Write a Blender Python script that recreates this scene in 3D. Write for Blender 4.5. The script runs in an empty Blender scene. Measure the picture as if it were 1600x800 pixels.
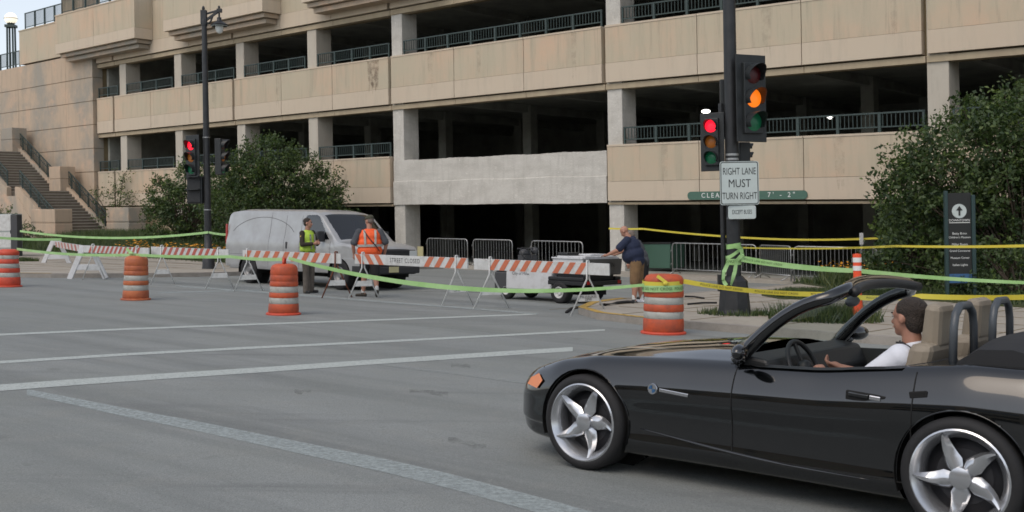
import bpy, bmesh, math, random
import numpy as np
from mathutils import Vector, Matrix, Euler
random.seed(7); np.random.seed(7)
scene = bpy.context.scene
col = scene.collection

# ---------------------------------------------------------------- camera, sky, sun, exposure
F, ROLL, HY, CH = 1750.0, .018, 345.0, 1.637
cam = bpy.data.cameras.new('camera'); camo = bpy.data.objects.new('camera', cam); col.objects.link(camo)
cam.sensor_width = 36; cam.lens = 36*F/1600; cam.shift_y = -(400-HY)/1600
cam.clip_end = 3000; cam.clip_start = .05
_r = Vector((1, 0, -ROLL)).normalized(); _b = Vector((0, -1, 0)); _u = _b.cross(_r)
camo.matrix_world = Matrix(((_r.x, _u.x, _b.x, 0), (_r.y, _u.y, _b.y, 0), (_r.z, _u.z, _b.z, CH), (0, 0, 0, 1)))
scene.camera = camo
w = bpy.data.worlds.new('World'); scene.world = w; w.use_nodes = True
nt = w.node_tree; bg = nt.nodes['Background']
sky = nt.nodes.new('ShaderNodeTexSky'); sky.sky_type = 'NISHITA'; sky.sun_disc = False
SUN_EL, SUN_AZ = math.radians(52), math.atan2(-.80, -.60)      # direction towards the sun in the ground plane
sky.sun_elevation = SUN_EL; sky.sun_rotation = math.pi/2-SUN_AZ
sky.air_density = 1.0; sky.dust_density = 1.6; sky.ozone_density = 1.0
hs = nt.nodes.new('ShaderNodeHueSaturation'); hs.inputs['Saturation'].default_value = .42; nt.links.new(sky.outputs[0], hs.inputs['Color'])     # thin high cloud
nt.links.new(hs.outputs[0], bg.inputs[0]); bg.inputs[1].default_value = .12
sl = bpy.data.lights.new('sun', 'SUN'); sl.energy = .5; sl.angle = math.radians(40); sl.color = (1, .80, .60)
so = bpy.data.objects.new('sun', sl); col.objects.link(so)
sd = Vector((math.cos(SUN_EL)*math.cos(SUN_AZ), math.cos(SUN_EL)*math.sin(SUN_AZ), math.sin(SUN_EL)))
so.rotation_euler = sd.to_track_quat('Z', 'Y').to_euler()
scene.view_settings.view_transform = 'Standard'; scene.view_settings.look = 'None'
scene.view_settings.exposure = .76; scene.view_settings.gamma = 1
scene.render.engine = 'CYCLES'; scene.cycles.filter_width = 1.65

# ---------------------------------------------------------------- survey helpers: where things stand on the sloping ground
def G(x, y): return -.031*x-.0056*y
def _ab(px, py):
    dx = px-800; dy = py-HY; n = 1+ROLL*ROLL
    return (dx-ROLL*dy)/n, (dy+ROLL*dx)/n
def gp(px, py, h=0):
    a, b = _ab(px, py); k = a/F
    Y = (CH-h)/(b/F-.031*k-.0056)
    return Vector((k*Y, Y, G(k*Y, Y)+h))
def pt(px, py, Y):
    a, b = _ab(px, py)
    return Vector((a/F*Y, Y, CH-b/F*Y))
BO = Vector((3.5, 40.7, -.336)); BD = Vector((.7624, -.6471, 0)); BN = Vector((-.6471, -.7624, 0))
BANG = math.atan2(-.6471, .7624)
def uv(u, v, h=0):
    p = BO+BD*u+BN*v
    return Vector((p.x, p.y, G(p.x, p.y)+h))
def fac(px, py, v=0):
    a, b = _ab(px, py); k = a/F; P = BO+BN*v
    u = (k*P.y-P.x)/(BD.x-k*BD.y); Y = P.y+u*BD.y
    z = CH-b/F*Y
    return u, (z+.336+.02*u)/(1+.0012*min(u, 0))
NRM = Vector((.031, .0056, 1)).normalized()

# ---------------------------------------------------------------- materials
M = {}
def mat(name, c, rough=.7, metal=0, c2=None, nscale=3, bump=0, bscale=40, coat=0, emit=0, ecol=None, stretch=None, spec=None, trans=0, ior=None, mixpos=(.35, .7), detail=6):
    m = bpy.data.materials.new(name); m.use_nodes = True; t = m.node_tree; b = t.nodes['Principled BSDF']
    b.inputs['Base Color'].default_value = (*c, 1); b.inputs['Roughness'].default_value = rough; b.inputs['Metallic'].default_value = metal
    if coat: b.inputs['Coat Weight'].default_value = coat; b.inputs['Coat Roughness'].default_value = .03
    if spec is not None: b.inputs['Specular IOR Level'].default_value = spec
    if trans: b.inputs['Transmission Weight'].default_value = trans
    if ior: b.inputs['IOR'].default_value = ior
    if emit: b.inputs['Emission Color'].default_value = (*(ecol or c), 1); b.inputs['Emission Strength'].default_value = emit
    tc = t.nodes.new('ShaderNodeTexCoord'); mp = t.nodes.new('ShaderNodeMapping'); t.links.new(tc.outputs['Object'], mp.inputs[0])
    if stretch: mp.inputs['Scale'].default_value = stretch
    if c2:
        n = t.nodes.new('ShaderNodeTexNoise'); n.inputs['Scale'].default_value = nscale; n.inputs['Detail'].default_value = detail; n.inputs['Roughness'].default_value = .62
        t.links.new(mp.outputs[0], n.inputs['Vector'])
        r = t.nodes.new('ShaderNodeValToRGB'); r.color_ramp.elements[0].position = mixpos[0]; r.color_ramp.elements[1].position = mixpos[1]
        r.color_ramp.elements[0].color = (*c, 1); r.color_ramp.elements[1].color = (*c2, 1)
        t.links.new(n.outputs['Fac'], r.inputs[0]); t.links.new(r.outputs[0], b.inputs['Base Color'])
    if bump:
        n2 = t.nodes.new('ShaderNodeTexNoise'); n2.inputs['Scale'].default_value = bscale; n2.inputs['Detail'].default_value = 5
        t.links.new(tc.outputs['Object'], n2.inputs['Vector'])
        bp = t.nodes.new('ShaderNodeBump'); bp.inputs['Strength'].default_value = bump; bp.inputs['Distance'].default_value = .02
        t.links.new(n2.outputs['Fac'], bp.inputs['Height']); t.links.new(bp.outputs[0], b.inputs['Normal'])
    M[name] = m; return m

def layered(name, c, layers, rough=.85, bump=.2, bscale=60, rvar=0):
    """base colour with several noise layers: (scale, stretch, lo, hi, colour, strength)"""
    m = bpy.data.materials.new(name); m.use_nodes = True; t = m.node_tree; b = t.nodes['Principled BSDF']
    b.inputs['Roughness'].default_value = rough
    tc = t.nodes.new('ShaderNodeTexCoord'); cur = None
    for (sc, st, lo, hi, cc, fac_) in layers:
        mp = t.nodes.new('ShaderNodeMapping'); t.links.new(tc.outputs['Object'], mp.inputs[0])
        if len(st) == 4: mp.vector_type = 'TEXTURE'; mp.inputs['Rotation'].default_value = (0, 0, st[3]); mp.inputs['Scale'].default_value = st[:3]
        else: mp.inputs['Scale'].default_value = st
        n = t.nodes.new('ShaderNodeTexNoise'); n.inputs['Scale'].default_value = sc; n.inputs['Detail'].default_value = 7; n.inputs['Roughness'].default_value = .65
        t.links.new(mp.outputs[0], n.inputs['Vector'])
        mr = t.nodes.new('ShaderNodeMapRange'); mr.inputs[1].default_value = lo; mr.inputs[2].default_value = hi; mr.inputs[4].default_value = fac_
        t.links.new(n.outputs['Fac'], mr.inputs[0])
        mx = t.nodes.new('ShaderNodeMix'); mx.data_type = 'RGBA'; mx.inputs['B'].default_value = (*cc, 1)
        t.links.new(mr.outputs[0], mx.inputs['Factor'])
        if cur is None: mx.inputs['A'].default_value = (*c, 1)
        else: t.links.new(cur, mx.inputs['A'])
        cur = mx.outputs['Result']
    t.links.new(cur, b.inputs['Base Color'])
    if bump:
        n2 = t.nodes.new('ShaderNodeTexNoise'); n2.inputs['Scale'].default_value = bscale; n2.inputs['Detail'].default_value = 6
        t.links.new(tc.outputs['Object'], n2.inputs['Vector'])
        bp = t.nodes.new('ShaderNodeBump'); bp.inputs['Strength'].default_value = bump; bp.inputs['Distance'].default_value = .02
        t.links.new(n2.outputs['Fac'], bp.inputs['Height']); t.links.new(bp.outputs[0], b.inputs['Normal'])
    M[name] = m; return m

one = (1, 1, 1)
layered('asphalt', (.265, .285, .278), [(1, (14, .8, 1, BANG), .44, .66, (.125, .138, .136), .85), (1, (9, .35, 1, BANG), .52, .70, (.31, .325, .31), .6), (.12, one, .45, .65, (.22, .24, .236), .8), (.35, (1, 1, 1), .4, .7, (.205, .222, .205), .7), (2.2, one, .5, .75, (.265, .27, .243), .5), (.9, (.25, 2.5, 1), .56, .74, (.14, .148, .15), .8),
                                    (5, (.4, 1, 1), .66, .74, (.13, .135, .14), .5), (90, one, .42, .62, (.125, .13, .13), .75), (45, one, .58, .66, (.31, .32, .30), .6), (1.7, (1, 1, 1), .64, .70, (.13, .135, .13), .45)], rough=.8, bump=.35, bscale=110)
layered('pavement', (.35, .32, .27), [(.8, one, .4, .7, (.29, .26, .22), .9), (6, one, .52, .72, (.20, .18, .155), .6), (60, one, .45, .7, (.34, .315, .27), .6)], rough=.9, bump=.25, bscale=80)
layered('kerb_stone', (.30, .28, .25), [(3, one, .4, .7, (.2, .185, .16), .9), (50, one, .4, .7, (.34, .31, .28), .6)], rough=.9, bump=.25)
layered('kerb_yellow', (.42, .27, .07), [(6, one, .42, .6, (.26, .22, .17), .85), (50, one, .4, .7, (.45, .3, .08), .6)], rough=.85, bump=.2)
layered('panel', (.475, .395, .292), [(.5, (.5, .5, .5), .46, .66, (.56, .385, .265), .9), (1.2, (2.2, 2.2, .22), .48, .72, (.35, .315, .235), .8), (.3, (1, 1, 1), .45, .7, (.42, .385, .285), .8), (3.5, (1.6, 1.6, .10), .56, .74, (.28, .25, .19), .75), (30, one, .4, .7, (.47, .41, .31), .35)], rough=.9, bump=.25, bscale=55)
layered('panel_smooth', (.515, .435, .335), [(.5, (.5, .5, .5), .45, .68, (.51, .415, .315), .8), (1.4, (2.2, 2.2, .3), .5, .75, (.38, .33, .26), .5), (18, one, .4, .7, (.50, .43, .34), .3)], rough=.85, bump=.1, bscale=40)
layered('lintel', (.40, .33, .225), [(1.5, (1, 1, .3), .4, .7, (.30, .235, .165), .8)], rough=.9, bump=.1)
layered('joint', (.20, .155, .085), [(3, one, .4, .7, (.15, .11, .06), .8)], rough=.9, bump=.1)
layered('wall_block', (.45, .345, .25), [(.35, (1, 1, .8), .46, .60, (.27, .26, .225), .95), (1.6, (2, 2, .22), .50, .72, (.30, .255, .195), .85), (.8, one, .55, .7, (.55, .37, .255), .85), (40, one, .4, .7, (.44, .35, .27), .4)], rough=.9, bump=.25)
layered('bare_concrete', (.52, .50, .455), [(.9, (1, 1, 2), .42, .66, (.40, .38, .34), .9), (2.2, (2.5, 2.5, .35), .5, .72, (.36, .345, .31), .7), (7, one, .60, .68, (.62, .60, .55), .8), (12, (1, 1, 1), .68, .72, (.2, .19, .17), .8), (50, one, .4, .7, (.56, .54, .49), .4)], rough=.92, bump=.6, bscale=18)
layered('column', (.45, .415, .35), [(.8, (1, 1, .5), .42, .7, (.40, .35, .285), .9), (2.5, (2, 2, .35), .5, .75, (.33, .30, .25), .6), (40, one, .4, .7, (.49, .45, .39), .4)], rough=.9, bump=.2)
layered('interior', (.34, .34, .30), [(1, one, .4, .7, (.18, .18, .16), .8)], rough=.95, bump=0)
layered('step_stone', (.17, .145, .115), [(2, one, .4, .7, (.12, .10, .08), .9)], rough=.9, bump=.2)
layered('soil', (.05, .06, .022), [(3, one, .4, .7, (.035, .05, .016), .9), (20, one, .5, .7, (.08, .085, .035), .7)], rough=1, bump=.8, bscale=25)
mat('rail_green', (.026, .045, .042), .55, 0, c2=(.038, .058, .053), nscale=8)
mat('pole_black', (.022, .024, .026), .45, .3, c2=(.035, .036, .038), nscale=6, bump=.05)
mat('signal_black', (.012, .015, .016), .5, 0, c2=(.02, .023, .024), nscale=10)
mat('galvanised', (.42, .43, .42), .42, .75, c2=(.30, .30, .30), nscale=12)
mat('white_paint', (.56, .57, .56), .55, 0, c2=(.40, .40, .38), nscale=7, mixpos=(.45, .75))
mat('white_plastic', (.60, .61, .62), .45, 0, c2=(.46, .46, .45), nscale=6, mixpos=(.5, .8))
mat('sign_white', (.50, .57, .56), .4, 0, c2=(.46, .52, .50), nscale=4)
mat('sign_grey', (.30, .34, .32), .5)
mat('black_ink', (.02, .022, .022), .6)
mat('tape_ink', (.02, .06, .015), .5)
mat('drum_orange', (.50, .082, .026), .55, 0, c2=(.26, .06, .032), nscale=5, bump=.2, bscale=12, mixpos=(.42, .72))
mat('drum_faded', (.46, .13, .045), .55, 0, c2=(.30, .075, .035), nscale=5, bump=.15, bscale=12, mixpos=(.4, .7))
mat('drum_red', (.55, .065, .03), .55, 0, c2=(.33, .055, .035), nscale=7, bump=.15, bscale=12, mixpos=(.5, .8))
mat('reflective', (.40, .40, .365), .45, .1, c2=(.24, .23, .20), nscale=9, bump=.1, bscale=60, mixpos=(.5, .75))
mat('stripe_orange', (.55, .15, .07), .5, 0, c2=(.42, .14, .08), nscale=12)
mat('stripe_red', (.42, .085, .06), .5, 0, c2=(.36, .12, .09), nscale=9)
mat('tape_green', (.38, .60, .27), .4, 0, c2=(.26, .48, .16), nscale=3)
mat('tape_yellow', (.62, .54, .07), .45, 0, c2=(.6, .48, .04), nscale=2)
mat('marker_orange', (.80, .09, .03), .45)
mat('rust', (.20, .065, .03), .9, 0, c2=(.10, .04, .025), nscale=20)
mat('rubber', (.012, .012, .013), .75, 0, bump=.1)
mat('black_plastic', (.014, .015, .016), .5)
mat('dark_grey', (.05, .052, .055), .6)
mat('car_paint', (.0025, .003, .0036), .08, 0, coat=.9, spec=.5)
mat('gap_black', (.002, .002, .002), .8)
mat('chrome', (.6, .6, .62), .15, 1)
mat('alloy', (.62, .63, .65), .24, .85, c2=(.5, .51, .53), nscale=5)
mat('hub_grey', (.22, .22, .22), .4, .5)
mat('alloy_dark', (.05, .05, .055), .5, .6)
mat('amber', (.65, .17, .015), .25, 0, coat=.5)
mat('headlight', (.55, .45, .38), .1, .3, coat=1)
mat('soft_top', (.016, .017, .019), .8, 0, bump=.2, bscale=200)
mat('leather_tan', (.27, .23, .175), .55, 0, c2=(.22, .185, .14), nscale=5, bump=.1)
mat('grey_trim', (.07, .08, .09), .4, .2)
mat('van_paint', (.37, .38, .385), .3, .15, c2=(.29, .29, .285), nscale=2, coat=.5)
mat('van_trim', (.03, .031, .034), .55)
mat('seal_line', (.12, .12, .12), .6)
mat('tail_red', (.35, .02, .015), .3, coat=.5)
mat('plate', (.50, .46, .26), .5)
mat('gold', (.55, .38, .10), .35, .6)
mat('cart_white', (.55, .56, .57), .45, 0, c2=(.42, .42, .41), nscale=4, mixpos=(.5, .75))
mat('cart_dark', (.10, .10, .095), .6, 0, c2=(.07, .07, .07), nscale=8)
mat('skin', (.40, .205, .14), .55, 0, c2=(.36, .175, .12), nscale=12)
mat('hair', (.022, .015, .011), .6, 0, c2=(.05, .035, .025), nscale=60, bump=1, bscale=120)
mat('grey_hair', (.16, .13, .11), .8)
mat('vest_yellow', (.46, .66, .07), .6, 0, c2=(.36, .54, .05), nscale=6, bump=.3, bscale=10)
mat('vest_orange', (.90, .12, .02), .6, 0, c2=(.75, .09, .02), nscale=5, bump=.35, bscale=10)
mat('brown_shirt', (.028, .022, .014), .85)
mat('tan_trousers', (.14, .12, .10), .85, 0, c2=(.10, .085, .07), nscale=7, bump=.3, bscale=12)
mat('navy', (.010, .017, .045), .85, 0, c2=(.016, .025, .06), nscale=6, bump=.4, bscale=9)
mat('khaki', (.215, .13, .06), .85, 0, c2=(.15, .09, .045), nscale=8, bump=.4, bscale=10)
mat('grey_cloth', (.075, .08, .09), .85, 0, c2=(.05, .055, .065), nscale=8, bump=.3, bscale=10)
mat('dark_cloth', (.018, .018, .02), .85)
mat('olive_cap', (.055, .055, .035), .85)
mat('white_cloth', (.70, .72, .78), .8, 0, c2=(.6, .62, .68), nscale=8, bump=.3, bscale=12)
mat('shoe_brown', (.035, .028, .02), .7); mat('sock', (.6, .6, .58), .8)
mat('lens_glass', (.6, .62, .6), .15, 0, coat=.5)
mat('red_on', (1, .02, .04), .4, emit=.9, ecol=(1, .01, .03)); mat('amber_on', (.8, .2, .01), .4, emit=.5, ecol=(1, .20, .01))
mat('amber_dim', (.30, .10, .015), .4, emit=.03, ecol=(1, .3, .03)); mat('green_dim', (.01, .11, .05), .35, emit=.015, ecol=(.02, .6, .25)); mat('red_dim', (.07, .006, .008), .4)
mat('lamp_on', (1, 1, .95), .4, emit=3, ecol=(1, .98, .9)); mat('globe_glass', (.8, .75, .65), .15, 0, emit=.5, ecol=(1, .9, .7))
mat('sign_teal', (.016, .042, .042), .45); mat('sign_blue', (.03, .10, .22), .5); mat('sign_dark', (.012, .014, .013), .6); mat('sign_green', (.06, .13, .095), .5)
mat('letter_white', (.72, .74, .72), .5); mat('eye_white', (.35, .33, .31), .4)
mat('bark', (.06, .045, .032), .95, 0, c2=(.09, .07, .05), nscale=12, bump=.6, bscale=20)
def leafmat(name, c, tr=.25):
    m = mat(name, c, .55); b = m.node_tree.nodes['Principled BSDF']
    b.inputs['Subsurface Weight'].default_value = 0
    t = m.node_tree; tb = t.nodes.new('ShaderNodeBsdfTranslucent'); tb.inputs[0].default_value = (c[0]*1.6, c[1]*1.7, c[2]*.8, 1)
    mx = t.nodes.new('ShaderNodeMixShader'); mx.inputs[0].default_value = tr
    out = t.nodes['Material Output']; t.links.new(b.outputs[0], mx.inputs[1]); t.links.new(tb.outputs[0], mx.inputs[2]); t.links.new(mx.outputs[0], out.inputs[0])
leafmat('leaf_a', (.058, .095, .030)); leafmat('leaf_b', (.028, .054, .019)); leafmat('leaf_c', (.115, .165, .045)); leafmat('leaf_d', (.066, .098, .034))
leafmat('grass_a', (.055, .085, .025)); leafmat('grass_b', (.10, .125, .045)); leafmat('petal', (.70, .33, .03), .1)
# thin glass (windows): glossy dark
mat('dark_glass', (.02, .03, .035), .04, 0, spec=.9, coat=1)
def thinglass(name, tint, f):
    m = bpy.data.materials.new(name); m.use_nodes = True; t = m.node_tree; t.nodes.clear()
    o = t.nodes.new('ShaderNodeOutputMaterial'); g = t.nodes.new('ShaderNodeBsdfGlossy'); g.inputs['Roughness'].default_value = .02
    tr = t.nodes.new('ShaderNodeBsdfTransparent'); tr.inputs[0].default_value = (*tint, 1); mx = t.nodes.new('ShaderNodeMixShader'); fr = t.nodes.new('ShaderNodeLayerWeight'); fr.inputs[0].default_value = .3; mr = t.nodes.new('ShaderNodeMath'); mr.operation = 'POWER'; mr.inputs[1].default_value = 3
    m2 = t.nodes.new('ShaderNodeMath'); m2.operation = 'MULTIPLY_ADD'; m2.inputs[1].default_value = .7; m2.inputs[2].default_value = f; t.links.new(fr.outputs['Facing'], mr.inputs[0]); t.links.new(mr.outputs[0], m2.inputs[0]); t.links.new(m2.outputs[0], mx.inputs[0]); t.links.new(tr.outputs[0], mx.inputs[1]); t.links.new(g.outputs[0], mx.inputs[2]); t.links.new(mx.outputs[0], o.inputs[0]); M[name] = m
thinglass('clear_glass', (.80, .86, .84), .04); thinglass('van_glass', (.22, .28, .30), .13)
def wornpaint(name, c, lo, hi, sc=14, mxo=1):
    m = mat(name, c, .7, 0, c2=(c[0]*.85, c[1]*.86, c[2]*.86), nscale=20)
    t = m.node_tree; b = t.nodes['Principled BSDF']; tc = t.nodes.new('ShaderNodeTexCoord')
    n = t.nodes.new('ShaderNodeTexNoise'); n.inputs['Scale'].default_value = sc; n.inputs['Detail'].default_value = 9; n.inputs['Roughness'].default_value = .75
    t.links.new(tc.outputs['Object'], n.inputs['Vector'])
    mr = t.nodes.new('ShaderNodeMapRange'); mr.inputs[1].default_value = lo; mr.inputs[2].default_value = hi; mr.inputs[4].default_value = mxo
    t.links.new(n.outputs['Fac'], mr.inputs[0])
    tr = t.nodes.new('ShaderNodeBsdfTransparent'); mx = t.nodes.new('ShaderNodeMixShader'); o = t.nodes['Material Output']
    t.links.new(mr.outputs[0], mx.inputs[0]); t.links.new(tr.outputs[0], mx.inputs[1]); t.links.new(b.outputs[0], mx.inputs[2]); t.links.new(mx.outputs[0], o.inputs[0])
wornpaint('paint_line', (.46, .50, .48), .18, .50, 30, .95); wornpaint('paint_faded', (.44, .50, .50), .18, .62, 24, .70); wornpaint('paint_faint', (.36, .39, .38), .30, .75, 30, .7)
wornpaint('kerb_paint', (.50, .32, .07), .28, .5)
wornpaint('stain_rust', (.13, .06, .035), .42, .72, 5, .75); wornpaint('rain_stain', (.22, .19, .15), .42, .85, 3, .35); wornpaint('tar', (.10, .105, .10), .40, .75, 9, .5)

# ---------------------------------------------------------------- mesh helpers
class MB:
    def __init__(s): s.v = []; s.f = []; s.m = []
    def add(s, vs, fs, mi=0):
        o = len(s.v); s.v += [Vector(p) for p in vs]; s.f += [tuple(o+i for i in f) for f in fs]; s.m += [mi]*len(fs); return s
    def box(s, a, b, mi=0, R=None, c=None):
        x0, y0, z0 = a; x1, y1, z1 = b
        vs = [Vector(p) for p in ((x0, y0, z0), (x1, y0, z0), (x1, y1, z0), (x0, y1, z0), (x0, y0, z1), (x1, y0, z1), (x1, y1, z1), (x0, y1, z1))]
        if R is not None:
            cc = Vector(c) if c is not None else sum(vs, Vector())/8
            vs = [R@(p-cc)+cc for p in vs]
        return s.add(vs, [(0, 3, 2, 1), (4, 5, 6, 7), (0, 1, 5, 4), (1, 2, 6, 5), (2, 3, 7, 6), (3, 0, 4, 7)], mi)
    def bar(s, p0, p1, wd, dp, up=(0, 0, 1), mi=0):
        p0 = Vector(p0); p1 = Vector(p1); d = (p1-p0).normalized(); sd = d.cross(Vector(up))
        if sd.length < 1e-4: sd = d.cross(Vector((1, 0, 0)))
        sd.normalize(); u2 = sd.cross(d); a = sd*wd/2; b = u2*dp/2
        vs = [p0-a-b, p0+a-b, p0+a+b, p0-a+b, p1-a-b, p1+a-b, p1+a+b, p1-a+b]
        return s.add(vs, [(0, 1, 2, 3), (7, 6, 5, 4), (0, 4, 5, 1), (1, 5, 6, 2), (2, 6, 7, 3), (3, 7, 4, 0)], mi)
    def tube(s, pts, r, n=8, mi=0, cap=True):
        pts = [Vector(p) for p in pts]; rs = r if isinstance(r, (list, tuple)) else [r]*len(pts)
        rings = []; prev = None
        for i, p in enumerate(pts):
            d = (pts[min(i+1, len(pts)-1)]-pts[max(i-1, 0)]).normalized()
            if prev is None:
                a = d.cross(Vector((0, 0, 1)))
                if a.length < .05: a = d.cross(Vector((1, 0, 0)))
            else: a = prev-d*prev.dot(d)
            a.normalize(); prev = a; b = d.cross(a)
            rings.append([p+(a*math.cos(2*math.pi*k/n)+b*math.sin(2*math.pi*k/n))*rs[i] for k in range(n)])
        vs = [q for rg in rings for q in rg]; fs = []
        for i in range(len(rings)-1):
            for k in range(n): fs.append((i*n+k, i*n+(k+1) % n, (i+1)*n+(k+1) % n, (i+1)*n+k))
        if cap: fs.append(tuple(range(n-1, -1, -1))); fs.append(tuple((len(rings)-1)*n+k for k in range(n)))
        return s.add(vs, fs, mi)
    def lathe(s, prof, n=24, mi=0, axis='z', c=(0, 0, 0)):
        c = Vector(c); vs = []; fs = []
        for (r, z) in prof:
            for k in range(n):
                a = 2*math.pi*k/n; x, y = r*math.cos(a), r*math.sin(a)
                vs.append(c+(Vector((x, y, z)) if axis == 'z' else (Vector((x, z, y)) if axis == 'y' else Vector((z, x, y)))))
        for i in range(len(prof)-1):
            for k in range(n): fs.append((i*n+k, i*n+(k+1) % n, (i+1)*n+(k+1) % n, (i+1)*n+k))
        return s.add(vs, fs, mi)
    def prism(s, poly, d, mi=0):
        """poly list of 3D points, extruded by vector d"""
        n = len(poly); d = Vector(d); a = [Vector(p) for p in poly]
        return s.add(a+[p+d for p in a], [tuple(range(n-1, -1, -1)), tuple(range(n, 2*n))]+[(i, (i+1) % n, n+(i+1) % n, n+i) for i in range(n)], mi)
    def ell(s, c, r, mi=0, n=14, m=9, R=None):
        c = Vector(c); vs = []; fs = []
        if not isinstance(r, (tuple, list)): r = (r, r, r)
        for i in range(m+1):
            ph = math.pi*i/m
            for k in range(n):
                th = 2*math.pi*k/n; p = Vector((r[0]*math.sin(ph)*math.cos(th), r[1]*math.sin(ph)*math.sin(th), r[2]*math.cos(ph)))
                vs.append(c+(R@p if R is not None else p))
        for i in range(m):
            for k in range(n): fs.append((i*n+k, (i+1)*n+k, (i+1)*n+(k+1) % n, i*n+(k+1) % n))
        return s.add(vs, fs, mi)
    def cap2(s, p0, p1, r0, r1, n=12):
        """tapered capsule"""
        s.tube([p0, p1], [r0, r1], n); s.ell(p0, r0, n=n); s.ell(p1, r1, n=n); return s
    def build(s, name, m, parent=None, smooth=False, bevel=0, xf=None, angle=None, fixn=True):
        vs = [xf(p) for p in s.v] if xf else s.v
        me = bpy.data.meshes.new(name); me.from_pydata([tuple(p) for p in vs], [], s.f)
        mats = m if isinstance(m, (list, tuple)) else [m]
        for q in mats: me.materials.append(M[q])
        me.polygons.foreach_set('material_index', s.m)
        if fixn:
            bm = bmesh.new(); bm.from_mesh(me); bmesh.ops.remove_doubles(bm, verts=bm.verts, dist=1e-5); bmesh.ops.recalc_face_normals(bm, faces=bm.faces); bm.to_mesh(me); bm.free()
        if smooth:
            me.polygons.foreach_set('use_smooth', [True]*len(me.polygons))
            if angle:
                try: me.set_sharp_from_angle(angle=math.radians(angle))
                except Exception: pass
        o = bpy.data.objects.new(name, me); col.objects.link(o)
        if parent: o.parent = parent
        if bevel:
            b = o.modifiers.new('b', 'BEVEL'); b.width = bevel; b.segments = 2; b.limit_method = 'ANGLE'; b.angle_limit = math.radians(35)
        return o
def tag(o, label=None, cat=None, group=None, kind=None):
    if label: o['label'] = label
    if cat: o['category'] = cat
    if group: o['group'] = group
    if kind: o['kind'] = kind
    return o
def thing(name, label, cat, loc=(0, 0, 0), rz=0, group=None, tilt=False):
    o = bpy.data.objects.new(name, None); col.objects.link(o); o.empty_display_size = .2
    if tilt:
        x = Vector((math.cos(rz), math.sin(rz), 0)); x = (x-NRM*x.dot(NRM)).normalized(); y = NRM.cross(x)
        mt = Matrix(((x.x, y.x, NRM.x), (x.y, y.y, NRM.y), (x.z, y.z, NRM.z)))
        o.rotation_euler = mt.to_euler()
    else: o.rotation_euler = (0, 0, rz)
    o.location = loc
    return tag(o, label, cat, group)
def freeze(o):
    """bake modifiers"""
    dg = bpy.context.evaluated_depsgraph_get(); dg.update(); me = bpy.data.meshes.new_from_object(o.evaluated_get(dg)); old = o.data; o.modifiers.clear(); o.data = me
    return o
def text_verts(body, size, extrude=0.0, align='CENTER', spacing=1.0):
    cu = bpy.data.curves.new('t', 'FONT'); cu.body = body; cu.size = size; cu.align_x = align; cu.align_y = 'CENTER'; cu.extrude = extrude; cu.space_character = spacing; cu.resolution_u = 3; cu.offset = 0
    o = bpy.data.objects.new('t', cu); col.objects.link(o)
    dg = bpy.context.evaluated_depsgraph_get(); dg.update(); me = bpy.data.meshes.new_from_object(o.evaluated_get(dg))
    vs = [v.co.copy() for v in me.vertices]; fs = [tuple(p.vertices) for p in me.polygons]
    bpy.data.objects.remove(o); bpy.data.curves.remove(cu); bpy.data.meshes.remove(me)
    return vs, fs
def lettering(body, size, m, parent, fn, name='lettering', sx=1, spacing=1.0, ext=0):
    vs, fs = text_verts(body, size, ext, spacing=spacing)
    b = MB(); b.add([fn(Vector((v.x*sx, v.y, v.z))) for v in vs], fs)
    return b.build(name, m, parent, fixn=False)
# ================================================================ THE SETTING
def sheet(name, pts, m, h=0.0, thick=0.0, parent=None):
    """flat polygon lying on the sloping ground, optional kerb height"""
    b = MB(); top = [Vector((p[0], p[1], G(p[0], p[1])+h)) for p in pts]
    if thick: b.prism([p-Vector((0, 0, thick)) for p in top], (0, 0, thick))
    else: b.add(top, [tuple(range(len(top)))])
    return b.build(name, m, parent)
b = MB(); N = 24; L = 420
for i in range(N+1):
    for j in range(N+1):
        x = -L+2*L*i/N; y = -60+(L+60)*j/N; b.v.append(Vector((x, y, G(x, y))))
b.f = [(i*(N+1)+j, (i+1)*(N+1)+j, (i+1)*(N+1)+j+1, i*(N+1)+j+1) for i in range(N) for j in range(N)]; b.m = [0]*len(b.f)
tag(b.build('road', 'asphalt'), kind='structure')

def arc(c, r, a0, a1, n):
    return [(c[0]+r*math.cos(math.radians(a0+(a1-a0)*i/n)), c[1]+r*math.sin(math.radians(a0+(a1-a0)*i/n))) for i in range(n+1)]
def offs(poly, d):
    out = []
    for i in range(len(poly)):
        a = Vector(poly[max(i-1, 0)]); c = Vector(poly[min(i+1, len(poly)-1)]); t = (c-a).normalized(); out.append((poly[i][0]+t.y*d, poly[i][1]-t.x*d))
    return out
def W2(l): return [tuple(uv(u, v).xy) for u, v in l]
# left pavement, kerb line in (u, v): along the main road, round the corner, up the side street
kl = [(-70, 18.4), (-14, 18.4), (-9.6, 18.35), (-8.4, 18.0), (-7.5, 17.2), (-6.8, 16.0), (-6.2, 14.6), (-5.8, 13.0), (-5.9, 10), (-6.2, 6), (-6.6, 3), (-6.8, .0)]
kr = [(9.2, .0), (9.4, 5), (9.7, 10), (9.9, 13.4), (10.2, 14.8), (10.9, 16.1), (11.9, 16.9), (13.2, 17.25), (16, 17.3), (70, 17.3)]
sheet('pavement', W2(kl+[(-70, .0)]), 'pavement', .12, .25)['kind'] = 'structure'
sheet('pavement', W2(kr+[(70, .0)]), 'pavement', .12, .25)['kind'] = 'structure'
sheet('pavement', W2([(-6.8, 1.9), (9.3, 1.9), (9.2, -.0), (-6.8, -.0)]), 'pavement', .10, .25)['kind'] = 'structure'
sheet('garage_floor', W2([(-36, 0), (40, 0), (40, -20), (-36, -20)]), 'interior', .10, .2)['kind'] = 'structure'
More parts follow.
